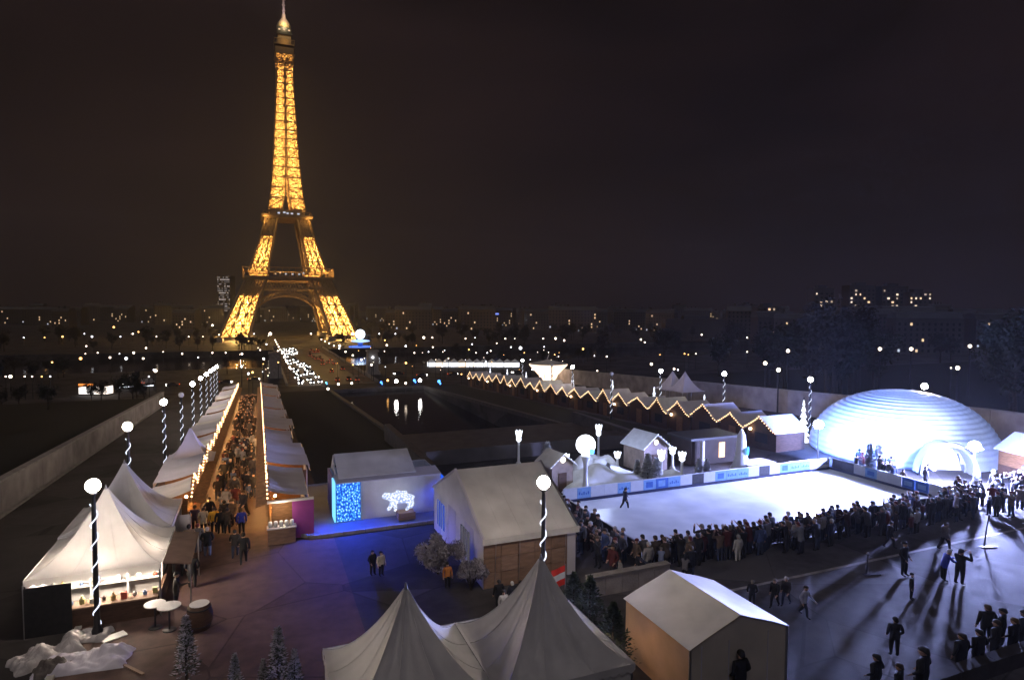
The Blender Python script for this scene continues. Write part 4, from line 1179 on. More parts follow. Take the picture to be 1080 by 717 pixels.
# ------------------------------------------------------------------ big gabled marquee in the middle
def marquee():
    s0, s1, t0, t1 = 10.2, 15.35, 28.5, 37.8
    eh, rh, tm = 2.6, 4.95, 33.0
    o = thing("gabled_marquee", "large white gabled marquee with plywood side beside the rink", "marquee", (0, 0, 0))
    n = 7
    def slope(ta, tb, za, zb, nm):
        V = []; F = []; m = 9
        for j in range(m + 1):
            f = j / m; t = ta + (tb - ta) * f
            for i in range(n + 1):
                g = i / n; s = s0 - .12 + (s1 - s0 + .24) * g
                V.append((s, t, za + (zb - za) * f - .10 * sin(pi * f) * sin(pi * g)))
        for j in range(m):
            for i in range(n): a = j * (n + 1) + i; F.append((a, a + 1, a + n + 2, a + n + 1))
        MB().add(V, F).build(nm, M_canvas, o, True)
    slope(t0 - .18, tm, eh, rh, "roof_slope"); slope(t1 + .18, tm, eh, rh, "roof_slope")
    for s in (s0 - .05, s1 + .05):
        MB().prism([(t0, eh), (t1, eh), (tm, rh - .06)], 'x', s - .03, s + .03).build("gable", M_canvas, o)
        MB().bar((s, t0 - .18, eh + .02), (s, tm, rh + .03), .09).bar((s, tm, rh + .03), (s, t1 + .18, eh + .02), .09).build("edge_piping", M_steel if s > 12 else M_canvas_grey, o)
    MB().bx(s0 - .12, s1 + .12, t0 - .24, t0 - .19, eh - .30, eh + .02).build("valance", M_canvas, o)
    for k in range(1, 5):                                      # roof seams
        s = s0 + (s1 - s0) * k / 5
        MB().tube([(s, t0 - .18 + (tm - t0 + .18) * f, eh + (rh - eh) * f - .10 * sin(pi * f) * sin(pi * k / 5) + .012) for f in [i / 10 for i in range(11)]], .012, 4).build("seam", M_canvas, o)
    for k in range(4): MB().tube([(s0 + .6 + k * 1.3, t0 - .20, eh), (s0 + .6 + k * 1.3, t0 - .03, .1)], .012, 4).build("strap", M_steel, o)
    # plywood side towards the camera, sheet by sheet
    nx, nz_ = 5, 3; pw = (s1 - s0 - .5) / nx; ph = 2.3 / nz_
    for i in range(nx):
        for j in range(nz_):
            MB().bx(s0 + .02 + i * pw, s0 + (i + 1) * pw - .01, t0 - .02 - .012 * ((i + j) % 2), t0 + .05, .02 + j * ph, (j + 1) * ph - .012).build("plywood_sheet", (M_ply, M_ply2)[(i * 2 + j) % 3 == 0], o)
    MB().bx(s1 - .48, s1, t0 - .03, t0 + .05, 0, 2.3).build("canvas_panel", M_canvas_grey, o)
    MB().bx(s0, s1, t1 - .05, t1, 0, eh).build("rear_wall", M_canvas, o)
    MB().bx(s1 - .05, s1, t0 + .1, t1 - .1, 0, eh).build("end_wall", M_canvas, o)
    k = 6; w = (t1 - t0) / k
    for i in range(k):
        MB().bx(s0 + .0, s0 + .05, t0 + i * w + .03, t0 + (i + 1) * w - .03, 0, eh).build("end_panel", M_canvas_grey if i % 2 else M_canvas, o)
    for tt, e in ((36.6, "blue"), (35.7, "blue"), (31.8, "pale"), (31.0, "pale")):
        f = MB().bx(s0 - .05, s0 - .01, tt - .32, tt + .32, .6, 2.15).build("window", emit("marquee_window_" + e, (.12, .2, .85) if e == "blue" else (.75, .7, .9), .5 if e == "blue" else .10), o)
        MB().bx(s0 - .07, s0 - .045, tt - .03, tt + .03, .6, 2.15).build("mullion", M_white, f)
marquee()
# ------------------------------------------------------------------ white tent with blue light curtain and light bear
def led_curtain_mat():
    m = bpy.data.materials.new("blue_light_curtain"); m.use_nodes = True; n = m.node_tree; n.nodes.clear()
    t = n.nodes.new("ShaderNodeTexCoord"); mp_ = n.nodes.new("ShaderNodeMapping"); mp_.inputs["Scale"].default_value = (9, 9, 6)
    v = n.nodes.new("ShaderNodeTexVoronoi"); v.inputs["Scale"].default_value = 1.0
    r = n.nodes.new("ShaderNodeValToRGB")
    r.color_ramp.elements[0].position = .12; r.color_ramp.elements[0].color = (.55, .85, 1, 1)
    r.color_ramp.elements[1].position = .62; r.color_ramp.elements[1].color = (.01, .06, .5, 1)
    el = r.color_ramp.elements.new(.36); el.color = (.06, .38, 1, 1)
    e = n.nodes.new("ShaderNodeEmission"); e.inputs[1].default_value = 1.5
    o_ = n.nodes.new("ShaderNodeOutputMaterial")
    n.links.new(t.outputs["Object"], mp_.inputs[0]); n.links.new(mp_.outputs[0], v.inputs[0]); n.links.new(v.outputs[0], r.inputs[0])
    n.links.new(r.outputs[0], e.inputs[0]); n.links.new(e.outputs[0], o_.inputs[0])
    return m
def blue_tent():
    isl = thing("paved_island", "raised paved island with a pale kerb under the blue-lit tent", "platform")
    pts = []
    s0, s1, t0, t1, r = 2.0, 14.0, 38.7, 50.0, 1.4
    for cx, cy, a0 in ((s1 - .01, t0 + .01, None), (s1 - .01, t1, None), (s0 + r, t1 - r, 90), (s0 + r, t0 + r, 180)):
        if a0 is None: pts.append((cx, cy, .18))
        else:
            for k in range(7): a = radians(a0 + 15 * k); pts.append((cx + r * cos(a), cy + r * sin(a), .18))
    MB().slab(pts, .4).build("slab", mat("wet_paving", (.10, .10, .11), .45, .3, .8, .3, 14), isl)
    for a, b in zip(pts[1:], pts[2:] + pts[:1]):
        n = max(1, int((Vector(b) - Vector(a)).length / 1.2))
        for i in range(n):
            p, q = Vector(a).lerp(Vector(b), i / n), Vector(a).lerp(Vector(b), (i + .97) / n)
            MB().bar(p + Vector((0, 0, -.06)), q + Vector((0, 0, -.06)), .20).build("kerb_stone", M_kerb, isl)
    o = thing("blue_lit_tent", "low white tent with a blue light curtain on its corner", "tent", (0, 0, .18))
    MB().bx(6.05, 11.4, 40.6, 40.66, 0, 2.5).build("front_wall", M_canvas, o)
    MB().bx(4.4, 11.4, 44.9, 45.0, 0, 2.5).build("rear_wall", M_canvas_grey, o)
    MB().bx(11.36, 11.42, 40.66, 44.9, 0, 2.5).build("end_wall", M_canvas_grey, o)
    MB().slab([(4.5, 40.55, 2.55), (11.45, 40.55, 2.55), (11.45, 42.2, 2.72), (4.5, 42.2, 2.72)], .05).build("flat_roof", M_canvas_grey, o)
    MB().slab([(4.7, 41.1, 2.72), (9.8, 41.1, 2.72), (9.8, 43.7, 3.75), (4.7, 43.7, 3.75)], .06).build("sloping_roof", M_canvas, o)
    MB().slab([(4.7, 43.72, 3.75), (9.8, 43.72, 3.75), (9.8, 45.0, 2.7), (4.7, 45.0, 2.7)], .06).build("sloping_roof", M_canvas, o)
    MB().prism([(42.0, 2.5), (45.0, 2.5), (43.7, 3.7)], 'x', 4.62, 4.68).build("gable", M_canvas, o)
    MB().prism([(42.0, 2.5), (45.0, 2.5), (43.7, 3.7)], 'x', 9.76, 9.82).build("gable", M_canvas, o)
    MB().bx(4.42, 4.5, 42.0, 44.9, 0, 2.5).build("side_wall", mat("mauve_canvas", (.42, .28, .40), .7, .1, 1), o)
    mc = led_curtain_mat()
    MB().bx(4.5, 6.0, 40.5, 40.6, .05, 2.5).build("light_curtain", mc, o)
    MB().bx(4.36, 4.44, 40.5, 41.9, .05, 2.6).build("light_curtain", emit("cyan_curtain", (.20, .62, 1), 1.5), o)
    MB().bx(11.45, 11.55, 40.3, 41.2, .1, 2.4).build("light_curtain", emit("deep_blue_curtain", (.02, .12, .9), 1.0), o)
    lamp("blue_light", (5.2, 40.3, 2.7), 2600, (.02, .07, 1), .2, o, ((0, -.75, -.9), 125)); lamp("blue_light", (11.5, 40.2, 2.5), 500, (.02, .07, 1), .2, o, ((-.5, -.5, -1), 110))
    lamp("blue_light", (3.6, 40.6, 1.0), 60, (.02, .07, 1), .3, o)
blue_tent()
def skin_mesh(name, verts, edges, radii, sub=1, root=0):
    me = bpy.data.meshes.new(name + "_cage"); me.from_pydata(verts, edges, []); me.update()
    ob = bpy.data.objects.new(name + "_cage", me); COL.objects.link(ob)
    ob.modifiers.new("skin", 'SKIN'); sd = me.skin_vertices[0].data
    for i, r in enumerate(radii):
        sd[i].radius = r if isinstance(r, tuple) else (r, r); sd[i].use_root = (i == root)
    ss = ob.modifiers.new("sub", 'SUBSURF'); ss.levels = sub; ss.render_levels = sub
    dg = bpy.context.evaluated_depsgraph_get(); dg.update()
    res = bpy.data.meshes.new_from_object(ob.evaluated_get(dg)); res.name = name
    bpy.data.objects.remove(ob); bpy.data.meshes.remove(me)
    res.polygons.foreach_set("use_smooth", [True] * len(res.polygons))
    return res
def light_bear():
    m = bpy.data.materials.new("bear_lights"); m.use_nodes = True; n = m.node_tree; n.nodes.clear()
    t = n.nodes.new("ShaderNodeTexCoord"); v = n.nodes.new("ShaderNodeTexVoronoi"); v.inputs["Scale"].default_value = 9
    r = n.nodes.new("ShaderNodeValToRGB"); r.color_ramp.elements[0].position = .1; r.color_ramp.elements[0].color = (1, 1, 1, 1)
    r.color_ramp.elements[1].position = .7; r.color_ramp.elements[1].color = (.28, .36, .6, 1)
    e = n.nodes.new("ShaderNodeEmission"); e.inputs[1].default_value = 1.5; o_ = n.nodes.new("ShaderNodeOutputMaterial")
    n.links.new(t.outputs["Object"], v.inputs[0]); n.links.new(v.outputs[0], r.inputs[0]); n.links.new(r.outputs[0], e.inputs[0]); n.links.new(e.outputs[0], o_.inputs[0])
    V = [(.0, 0, .82), (-.45, 0, .84), (.5, 0, .86), (-.72, 0, .86), (-.98, 0, .92), (-1.18, 0, .86), (.72, 0, .72)]
    E = [(0, 1), (0, 2), (1, 3), (3, 4), (4, 5), (2, 6)]
    Rr = [.30, .30, .32, .20, .17, .09, .12]
    def limb(root, pts, rs):
        a = root
        for p, r_ in zip(pts, rs): V.append(p); Rr.append(r_); E.append((a, len(V) - 1)); a = len(V) - 1
    limb(1, [(-.52, .17, .45), (-.72, .17, .12), (-.86, .17, .06)], [.14, .10, .08]); limb(1, [(-.45, -.17, .45), (-.38, -.17, .12), (-.50, -.17, .06)], [.14, .10, .08])
    limb(2, [(.56, .18, .48), (.70, .18, .28), (.60, .18, .08), (.48, .18, .06)], [.18, .11, .09, .07]); limb(2, [(.48, -.18, .48), (.40, -.18, .26), (.28, -.18, .08), (.16, -.18, .06)], [.18, .11, .09, .07])
    limb(4, [(-.93, .13, 1.08)], [.06]); limb(4, [(-.93, -.13, 1.08)], [.06])
    me = skin_mesh("light_bear", V, E, Rr); me.materials.append(m)
    p = (8.55, 39.75, .75)
    o = link("light_bear", me, None, p, label="walking bear made of white lights on a wooden crate before the tent", cat="light figure"); o.scale = (1.12, 1.0, 1.15)
    c = thing("wooden_crate", "wooden crate carrying the white light bear", "crate", (8.8, 39.7, .18))
    MB().bx(-.52, .52, -.38, .38, .03, .52).build("box", M_ply, c)
    for z in (.05, .22, .39):
        MB().bx(-.55, .55, -.42, -.385, z, z + .13).build("slat", M_ply2, c); MB().bx(-.56, -.525, -.38, .38, z, z + .13).build("slat", M_ply2, c)
    lamp("bear_light", (8.5, 39.1, 1.6), 7, (.72, .8, 1), .4)
light_bear()

# ------------------------------------------------------------------ small white gabled tent, lower right
def small_tent():
    s0, s1, t0, t1, sm = 13.6, 18.0, 16.9, 20.9, 15.75
    eh, rh = 2.3, 3.15
    o = thing("small_gabled_tent", "small white gabled tent with a warm-lit left wall in the lower right", "tent")
    for sa, sb in ((s0 - .08, sm), (s1 + .08, sm)):
        n, m = 8, 8; V = []; F = []
        for j in range(m + 1):
            f = j / m; s = sa + (sb - sa) * f
            for i in range(n + 1):
                g = i / n; V.append((s, t0 - .08 + (t1 - t0 + .16) * g, eh + (rh - eh) * f - .09 * sin(pi * f) * sin(pi * g) + .02 * sin(7 * g + 4 * f) * sin(pi * f)))
        for j in range(m):
            for i in range(n): a = j * (n + 1) + i; F.append((a, a + 1, a + n + 2, a + n + 1))
        MB().add(V, F).build("roof_slope", M_canvas, o, True)
    MB().bx(s0, s0 + .03, t0, t1, 0, eh).build("left_wall", M_canvas_warmlit, o)
    MB().bx(s1 - .03, s1, t0, t1, 0, eh).build("right_wall", M_canvas, o)
    mf = mat("grey_brown_canvas", (.58, .53, .47), .7, .12, .8, .3, 2)
    MB().prism([(s0 + .04, 0.02), (s1 - .04, .02), (s1 - .04, eh), (sm, rh - .05), (s0 + .04, eh)], 'y', t0, t0 + .03).build("front_wall", mf, o)
    MB().bx(s0 + .04, s1 - .04, t1 - .03, t1, 0, eh).build("rear_wall", M_canvas, o)
    for s in (s0 + .5, s0 + 1.7, s1 - .9): MB().bar((s, t0 - .015, .1), (s, t0 - .015, eh), .03).build("seam", M_canvas_grey, o)
    MB().tube([(s0, t0 - .03, 0), (s0, t0 - .03, eh)], .05, 6).build("pole", M_steel, o); MB().tube([(s1, t0 - .03, 0), (s1, t0 - .03, eh)], .05, 6).build("pole", M_steel, o)
small_tent()
def warm_lantern(px, py, label, power):
    p = G(px, py)
    o = thing("ground_lantern", label, "lantern", p)
    MB().lathe([(.12, 0), (.13, .05), (.03, .06), (.03, .9)], 8).build("stand", M_metal, o); MB().ball((0, 0, 1.0), .09, 9, 6).build("bulb", E_bulb, o)
    lamp("lantern_light", (p.x - .25, p.y, p.z + 1.1), power, (1, .58, .26), .1)
warm_lantern(640, 708, "small warm lamp beside the left wall of the lower right tent", 40)

# ------------------------------------------------------------------ rink
I0, I1, J0, J1 = 19.4, 46.0, 28.2, 38.9
def rink():
    MB().slab([(I0, J0, .12), (I1, J0, .12), (I1, J1, .12), (I0, J1, .12)], .14).build("ice_rink", M_ice, None, kind="structure")
    o = thing("rink_barrier", "low rink barrier of white and blue banner panels round the ice", "barrier")
    def fcol(q):
        return {"w": M_bwhite, "b": M_blue, "l": M_lblue, "d": M_metal, "f": M_dkblue}[q]
    H = .95
    # back side: panel run left to right; letters are the panel colours
    run = "wlw wlwl b lwd wlllw d wlllw w".replace(" ", "")
    n = len(run); w = (I1 - I0 - .6) / n
    for i, q in enumerate(run):
        a = I0 + .6 + i * w
        p = MB().bx(a + .01, a + w - .01, J1 + .10, J1 + .16, .30, .12 + H).build("panel", fcol(q), o)
        if q in "lb" or (q == "w" and i % 3 == 1):
            # illegible printed logo: a raised square patch and text-like bars
            if (i * 5) % 3 == 0 or q == "b":
                MB().bx(a + w * .2, a + w * .75, J1 + .094, J1 + .099, .45, .9).build("printed_mark", fcol("b" if q != "b" else "l"), p)
            else:
                for k in range(5):
                    x = a + w * (.12 + .16 * k); MB().bx(x, x + w * .10, J1 + .094, J1 + .099, .55, .55 + .12 + .1 * ((i + k) % 2)).build("printed_mark", fcol("b"), p)
    MB().bx(I0, I1, J1 + .02, J1 + .12, .10, .30).build("kick_board", M_dkblue, o)
    MB().bx(I0 + .6, I1 + .1, J1 + .09, J1 + .17, .12 + H, .17 + H).build("rail", M_bwhite, o)
    run = "ddwlwwbbww"; n = len(run); w = (J1 - J0 - .2) / n
    for i, q in enumerate(run):
        b = J1 - .1 - i * w
        p = MB().bx(I1 + .10, I1 + .16, b - w + .01, b - .01, .30, .12 + H).build("panel", fcol(q), o)
        if q in "lb": MB().bx(I1 + .094, I1 + .099, b - w * .8, b - w * .2, .5, .85).build("printed_mark", fcol("b" if q == "l" else "l"), p)
    MB().bx(I1 + .02, I1 + .12, J0, J1, .10, .30).build("kick_board", M_dkblue, o)
    MB().bx(I1 + .09, I1 + .17, J0, J1, .12 + H, .17 + H).build("rail", M_bwhite, o)
    for i in range(16):
        a = I0 + (I1 - I0) * i / 16; b = I0 + (I1 - I0) * (i + 1) / 16 - .02
        MB().bx(a, b, J0 - .16, J0 - .10, .12, .12 + H).build("panel", M_metal if i % 3 else M_dkblue, o)
    for i in range(5):
        a = J0 + (J1 - J0) * i / 5; b = J0 + (J1 - J0) * (i + 1) / 5 - .02
        MB().bx(I0 - .16, I0 - .10, a, b, .12, .12 + H).build("panel", M_metal, o)
    MB().bx(I0 - .17, I0 - .09, J0, J1, .12 + H, .17 + H).build("rail", M_steel, o); MB().bx(I0, I1, J0 - .17, J0 - .09, .12 + H, .17 + H).build("rail", M_steel, o)
rink()
def floodlight(p, h, label, power, aim, spot=None):
    o = thing("floodlight_stand", label, "floodlight", (p[0], p[1], zt(p[1])))
    MB().tube([(0, 0, 0), (0, 0, h)], [.06, .05], 8).build("mast", M_steel, o)
    for k in range(3):
        a = k * 2 * pi / 3; MB().bar((cos(a) * .7, sin(a) * .7, .02), (0, 0, .9), .05).build("leg", M_steel, o)
    MB().box((0, 0, h), (1.1, .08, .08)).build("crossbar", M_steel, o)
    for x, z in ((0, .1),):
        hd = MB().lathe([(.42, .0), (.44, .12), (.20, .32)], 20); ob = hd.build("lamp_head", M_metal, o)
        ob.matrix_local = Matrix.Translation((x, .05, h + .05 + z)) @ Matrix.Rotation(-pi / 2, 4, 'X')
        g = MB().lathe([(.001, -.20), (.22, -.15), (.36, -.06), (.41, .0)], 20).build("lit_glass", E_flood, ob)
    d = Vector(aim) - Vector((p[0], p[1], h)); o.rotation_euler = (0, 0, atan2(d.y, d.x) + pi / 2)
    dd = d.normalized()
    z = zt(p[1]) + h + .15
    if spot:
        lamp("flood_beam", (p[0] + dd.x * .45, p[1] + dd.y * .45, z), power, (.40, .46, 1.0), .45, None, spot[0])
        lamp("flood_beam", (p[0] - dd.x * .6, p[1] - dd.y * .6, z), spot[1][2], (.16, .29, 1.0), .28, None, spot[1])  # added rear beam and head that brighten the dome
        hd = MB().lathe([(.22, .0), (.23, .10), (.12, .2)], 12).build("rear_lamp_head", M_metal, o)
        hd.matrix_local = Matrix.Translation((0, .35, h + .05)) @ Matrix.Rotation(pi / 2, 4, 'X')
    else:
        lamp("flood_beam", (p[0] + dd.x * .45, p[1] + dd.y * .45, z), power, (.40, .46, 1.0), .45)
    return o
FL1 = G(862, 494); FL2 = G(1026, 517)
floodlight(FL1, 3.75, "blazing floodlight stand at the far right corner of the rink", 52000, (26, 20, 0), spot=(((-13, -5.5, -2.6), 125), ((12, 1.4, -.6), 150, 36000)))
floodlight(FL2, 3.3, "blazing floodlight stand in front of the dome", 56000, (30, 18, 0))

# ------------------------------------------------------------------ dome
def dome():
    c = (59.0, 41.8, 0); r, h = 8.1, 5.95
    o = thing("inflatable_dome", "big white ribbed inflatable dome glowing blue beside the rink", "dome", (c[0], c[1], zt(c[1])))
    mc = mat("dome_fabric", (.60, .65, .78), .5, .12, .5, .3, 2.2, trans=.35, spec=.35)
    nb = 20; V = []; F = []; nseg = 144; prof = []
    for b in range(nb):
        for q in range(4):
            f = (b + q / 4) / nb; a = f * pi / 2
            bul = .11 * sin(pi * q / 4)
            prof.append(((r + bul) * cos(a) ** .92, (h + bul) * sin(a)))
    prof.append((.01, h))
    rows = len(prof)
    for i, (rr, z) in enumerate(prof):
        for k in range(nseg):
            a = 2 * pi * k / nseg
            cell = .07 * abs(sin(a * 18)) ** .6 + .05 * sin(a * 3 + i * .07)
            V.append(((rr + cell) * cos(a), (rr + cell) * sin(a), z))
    ent = atan2(34.2 - c[1], 54.0 - c[0])
    ew = 2.0 / r
    for i in range(rows - 1):
        for k in range(nseg):
            a = 2 * pi * (k + .5) / nseg
            da = (a - ent + pi) % (2 * pi) - pi
            if abs(da) * prof[i][0] < 1.75 and (prof[i][1] / 2.3) ** 2 + (da * prof[i][0] / 1.8) ** 2 < 1: continue
            F.append((i * nseg + k, i * nseg + (k + 1) % nseg, (i + 1) * nseg + (k + 1) % nseg, (i + 1) * nseg + k))
    MB().add(V, F).build("ribbed_shell", mc, o, True)
    # entrance tunnel
    V = []; F = []; n = 16; L0, L1 = r - 1.0, r + 1.6
    ux, uy = cos(ent), sin(ent); vx, vy = -uy, ux
    sec = 8
    for j in range(sec + 1):
        L = L0 + (L1 - L0) * j / sec
        rad = 2.05 + .10 * abs(sin(pi * j / 2)) + (.12 if j == sec else 0)
        for k in range(n + 1):
            a = pi * k / n; y = rad * cos(a); z = 2.6 / 2.05 * rad * sin(a)
            V.append((ux * L + vx * y, uy * L + vy * y, z))
    for j in range(sec):
        for k in range(n): a = j * (n + 1) + k; F.append((a, a + 1, a + n + 2, a + n + 1))
    MB().add(V, F).build("entrance_tunnel", mc, o, True)
    V = []
    ring = [(ux * L1 + vx * 2.15 * cos(pi * k / n), uy * L1 + vy * 2.15 * cos(pi * k / n), 2.72 * sin(pi * k / n)) for k in range(n + 1)]
    MB().tube(ring, .22, 8).build("arch_ring", mc, o, True)
    Lc = r - .9; V = [(ux * Lc + vx * 2.0 * cos(pi * k / n), uy * Lc + vy * 2.0 * cos(pi * k / n), 2.5 * sin(pi * k / n)) for k in range(n + 1)]
    MB().add(V, [tuple(range(n + 1))]).build("inner_curtain", M_white, o)  # added white screen so the entrance looks bright inside
    lamp("tunnel_light", (ux * (r + .6), uy * (r + .6), 1.9), 170, (.74, .85, 1), .2, o)
    lamp("dome_light", (-2.5, -4.0, 2.0), 900, (.62, .76, 1), .4, o)
    lamp("dome_light", (0, 0, 3.0), 1500, (.25, .38, 1), .4, o)
dome()

# ------------------------------------------------------------------ conifers and shrubs
def fir_proto(h, w, seed, mt, tip=None, n=1500, name="fir_tree", fat=1.0):
    rr = random.Random(seed); o = thing(name, "x", "fir tree")
    MB().tube([(0, 0, -.05), (0, 0, h * .9)], [h * .025, h * .006], 6).build("trunk", M_trunk, o)
    V = []; F = []; V2 = []; F2 = []
    for i in range(n):
        f = rr.random() ** .75; z = h * (.06 + .94 * f); tier = .72 + .28 * ((f * 9) % 1)
        R_ = w / 2 * (1 - f) ** .85 * tier * rr.uniform(.25, 1.08) + .02
        a = rr.uniform(0, 2 * pi)
        p = Vector((R_ * cos(a), R_ * sin(a), z)); d = Vector((cos(a) + rr.gauss(0, .3), sin(a) + rr.gauss(0, .3), rr.uniform(-.1, .6))).normalized()
        s_ = h * rr.uniform(.025, .055) * fat; sd = d.cross(Vector((rr.gauss(0, .4), rr.gauss(0, .4), 1))).normalized() * s_ * .33
        up = tip and rr.random() < .35 + .4 * f and R_ > w * .10 * (1 - f)
        VV, FF = (V2, F2) if up else (V, F)
        k = len(VV); VV += [p - d * s_ * .4, p + sd, p + d * s_, p - sd]; FF.append((k, k + 1, k + 2, k + 3))
    if V: MB().add(V, F).build("needles", mt, o, kind="stuff")
    if V2: MB().add(V2, F2).build("snowy_tips", tip, o, kind="stuff")
    return o
fir_dark = fir_proto(3.0, 2.7, 1, M_fir, None, 2000)
fir_tip = fir_proto(2.6, 1.2, 2, M_fir, M_flock, 1600)
fir_white = fir_proto(2.2, 1.2, 3, M_snow, M_snow, 1900, fat=1.9)
fused = set()
def fir(proto, px, py, sc, label, group=None, loc=None):
    p = loc or G(px, py)
    o = proto if proto.name not in fused else copy_tree(proto)
    fused.add(proto.name); fused.add(o.name)
    o.location = p; o.scale = (sc, sc, sc); o.rotation_euler = (0, 0, R.uniform(0, 6)); o["label"] = label
    if group: o["group"] = group
for px, py, sc, lab in ((622, 668, .85, "dark fir tree right behind the right foreground tent"), (605, 655, .75, "dark fir tree between the flag and the right foreground tent"),
                        (646, 702, .85, "dark fir tree against the left wall of the lower right tent"), (676, 662, .5, "young dark fir tree in front of the low stone wall")):
    fir(fir_dark, px, py, sc, lab)
for px, py, sc, lab in ((197, 717, .95, "white-tipped fir tree at the bottom beside the barrel"), (248, 735, .62, "white-tipped fir tree at the bottom edge, second from the left"), (278, 738, .58, "white-tipped fir tree at the bottom edge, third from the left"),
                        (294, 736, 1.0, "tallest white-tipped fir tree at the bottom edge"), (311, 738, .72, "white-tipped fir tree nearest the left foreground tent")):
    fir(fir_tip, px, py, sc, lab)
def bush(px, py, r, h, seed, label, m, n=6500):
    rr = random.Random(seed); p = G(px, py); o = thing("frosted_bush", label, "bush", p)
    mb = MB()
    for i in range(9):
        a = i * .7; mb.tube([(0, 0, 0), (cos(a) * r * .35, sin(a) * r * .35, h * .5), (cos(a) * r * .7, sin(a) * r * .7, h * .85)], [.04, .03, .01], 5)
    mb.build("stems", M_trunk, o)
    cl = [(rr.gauss(0, r * .4), rr.gauss(0, r * .4), h * rr.uniform(.3, .85), r * rr.uniform(.25, .45)) for _ in range(16)]
    V = []; F = []
    for i in range(n):
        c = rr.choice(cl); d = Vector((rr.gauss(0, 1), rr.gauss(0, 1), rr.gauss(0, 1))); d *= c[3] * rr.uniform(.3, 1) / d.length; q = Vector(c[:3]) + d
        if q.z < .05: continue
        u = Vector((rr.gauss(0, 1), rr.gauss(0, 1), rr.gauss(0, 1))).normalized(); w = u.cross(Vector((rr.gauss(0, 1), rr.gauss(0, 1), 1))).normalized(); s_ = rr.uniform(.05, .13); k = len(V)
        V += [q - u * s_, q - w * s_ * .35, q + u * s_, q + w * s_ * .35]; F.append((k, k + 1, k + 2, k + 3))
    MB().add(V, F).build("foliage", m, o, kind="stuff")
bush(462, 605, 1.15, 2.0, 3, "large frosted shrub at the left corner of the marquee", mat("frosted_leaf", (.27, .25, .29), .85, .4, 2))
bush(497, 622, .8, 1.5, 4, "smaller frosted shrub in front of the marquee's near corner", MATS["frosted_leaf"], 4200)
# ------------------------------------------------------------------ flag, low wall, kerbs, posts
def flag():
    p = G(596, 646)
    o = thing("flag", "red and white striped flag beside the right foreground tent", "flag", p, -YAW)
    MB().tube([(0, 0, 0), (0, 0, 2.3)], .025, 6).build("pole", M_steel, o)
    H_ = .30
    for k, m in enumerate((M_red, M_bwhite, M_red)):
        V = []; F = []
        for i in range(9):
            f = i / 8; x = -.02 - .62 * f; y = .06 * sin(f * 7) * f; z1 = 2.25 - k * H_ - .28 * f; V += [(x, y, z1), (x, y, z1 - H_)]
        for i in range(8): F.append((2 * i, 2 * i + 1, 2 * i + 3, 2 * i + 2))
        MB().add(V, F).build("stripe", m, o, True)
flag()
def low_wall():
    o = thing("low_stone_wall", "low pale stone wall between the dark firs and the rink crowd", "wall")
    for i in range(5):
        MB().bx(14.6 + i * .95, 14.6 + (i + 1) * .95 - .015, 25.7, 26.0, -.05, .95).build("stone_block", M_stone, o)
        MB().bx(14.6 + i * .95, 14.6 + (i + 1) * .95 - .01, 25.64, 26.06, .95, 1.03).build("coping_stone", M_kerb, o)
low_wall()
def parapet():
    o = thing("parapet", "dark parapet cutting across the lower right corner", "wall")
    for i in range(9): MB().bx(22 + i * 2.0, 24 + i * 2.0 - .02, 14.3, 14.8, -.05, .62).build("block", mat("dark_stone", (.05, .045, .045), .8, .3, 1.5), o)
parapet()
def post(px, py, h, label, lean=.0):
    p = G(px, py); o = thing("barrier_post", label, "post", p)
    MB().tube([(0, 0, .03), (lean * .3, 0, h * .5), (lean, .0, h)], [.05, .04, .035], 7).build("pole", M_metal, o)
    MB().box((.25, -.1, .03), (.9, .22, .06), -.3).build("foot", M_metal, o)
    MB().ball((lean, 0, h), .06, 8, 5).build("cap", M_steel, o)
post(1038, 577, 1.9, "thin leaning barrier post near the right edge of the plaza", .35)
post(914, 606, 1.15, "short dark barrier post in the middle of the right plaza", .05)

# ------------------------------------------------------------------ snow village behind the rink
def snow_mound():
    def m(px0, px1, py, d, h, seed, label):
        a = G(px0, py); b = G(px1, py); w = (b - a).length; c = (a + b) / 2
        n, k = 26, 18; V = []; F = []; rr = random.Random(seed)
        for j in range(k + 1):
            for i in range(n + 1):
                x = -1 + 2 * i / n; y = -1 + 2 * j / k; e = max(0, 1 - x * x) ** .6 * max(0, 1 - y * y) ** .6
                V.append((x * w / 2, y * d / 2, h * e * (.7 + .3 * sin(5 * x + seed) * cos(4 * y)) + rr.uniform(-.03, .05) * e - .02))
        for j in range(k):
            for i in range(n): q = j * (n + 1) + i; F.append((q, q + 1, q + n + 2, q + n + 1))
        MB().add(V, F).build("snow_mound", M_snow, None, True, (c.x, c.y + d * .4, zt(c.y)), label=label, cat="snow", rz=.0)
    m(592, 700, 517, 5.0, 1.7, 2, "wide mound of artificial snow behind the rink's left end")
    m(604, 662, 498, 3.0, 1.7, 4, "smaller snow mound behind the glowing ball lamp")
    m(688, 735, 507, 2.4, .8, 6, "low snow bank around the group of white torch lamps")
snow_mound()
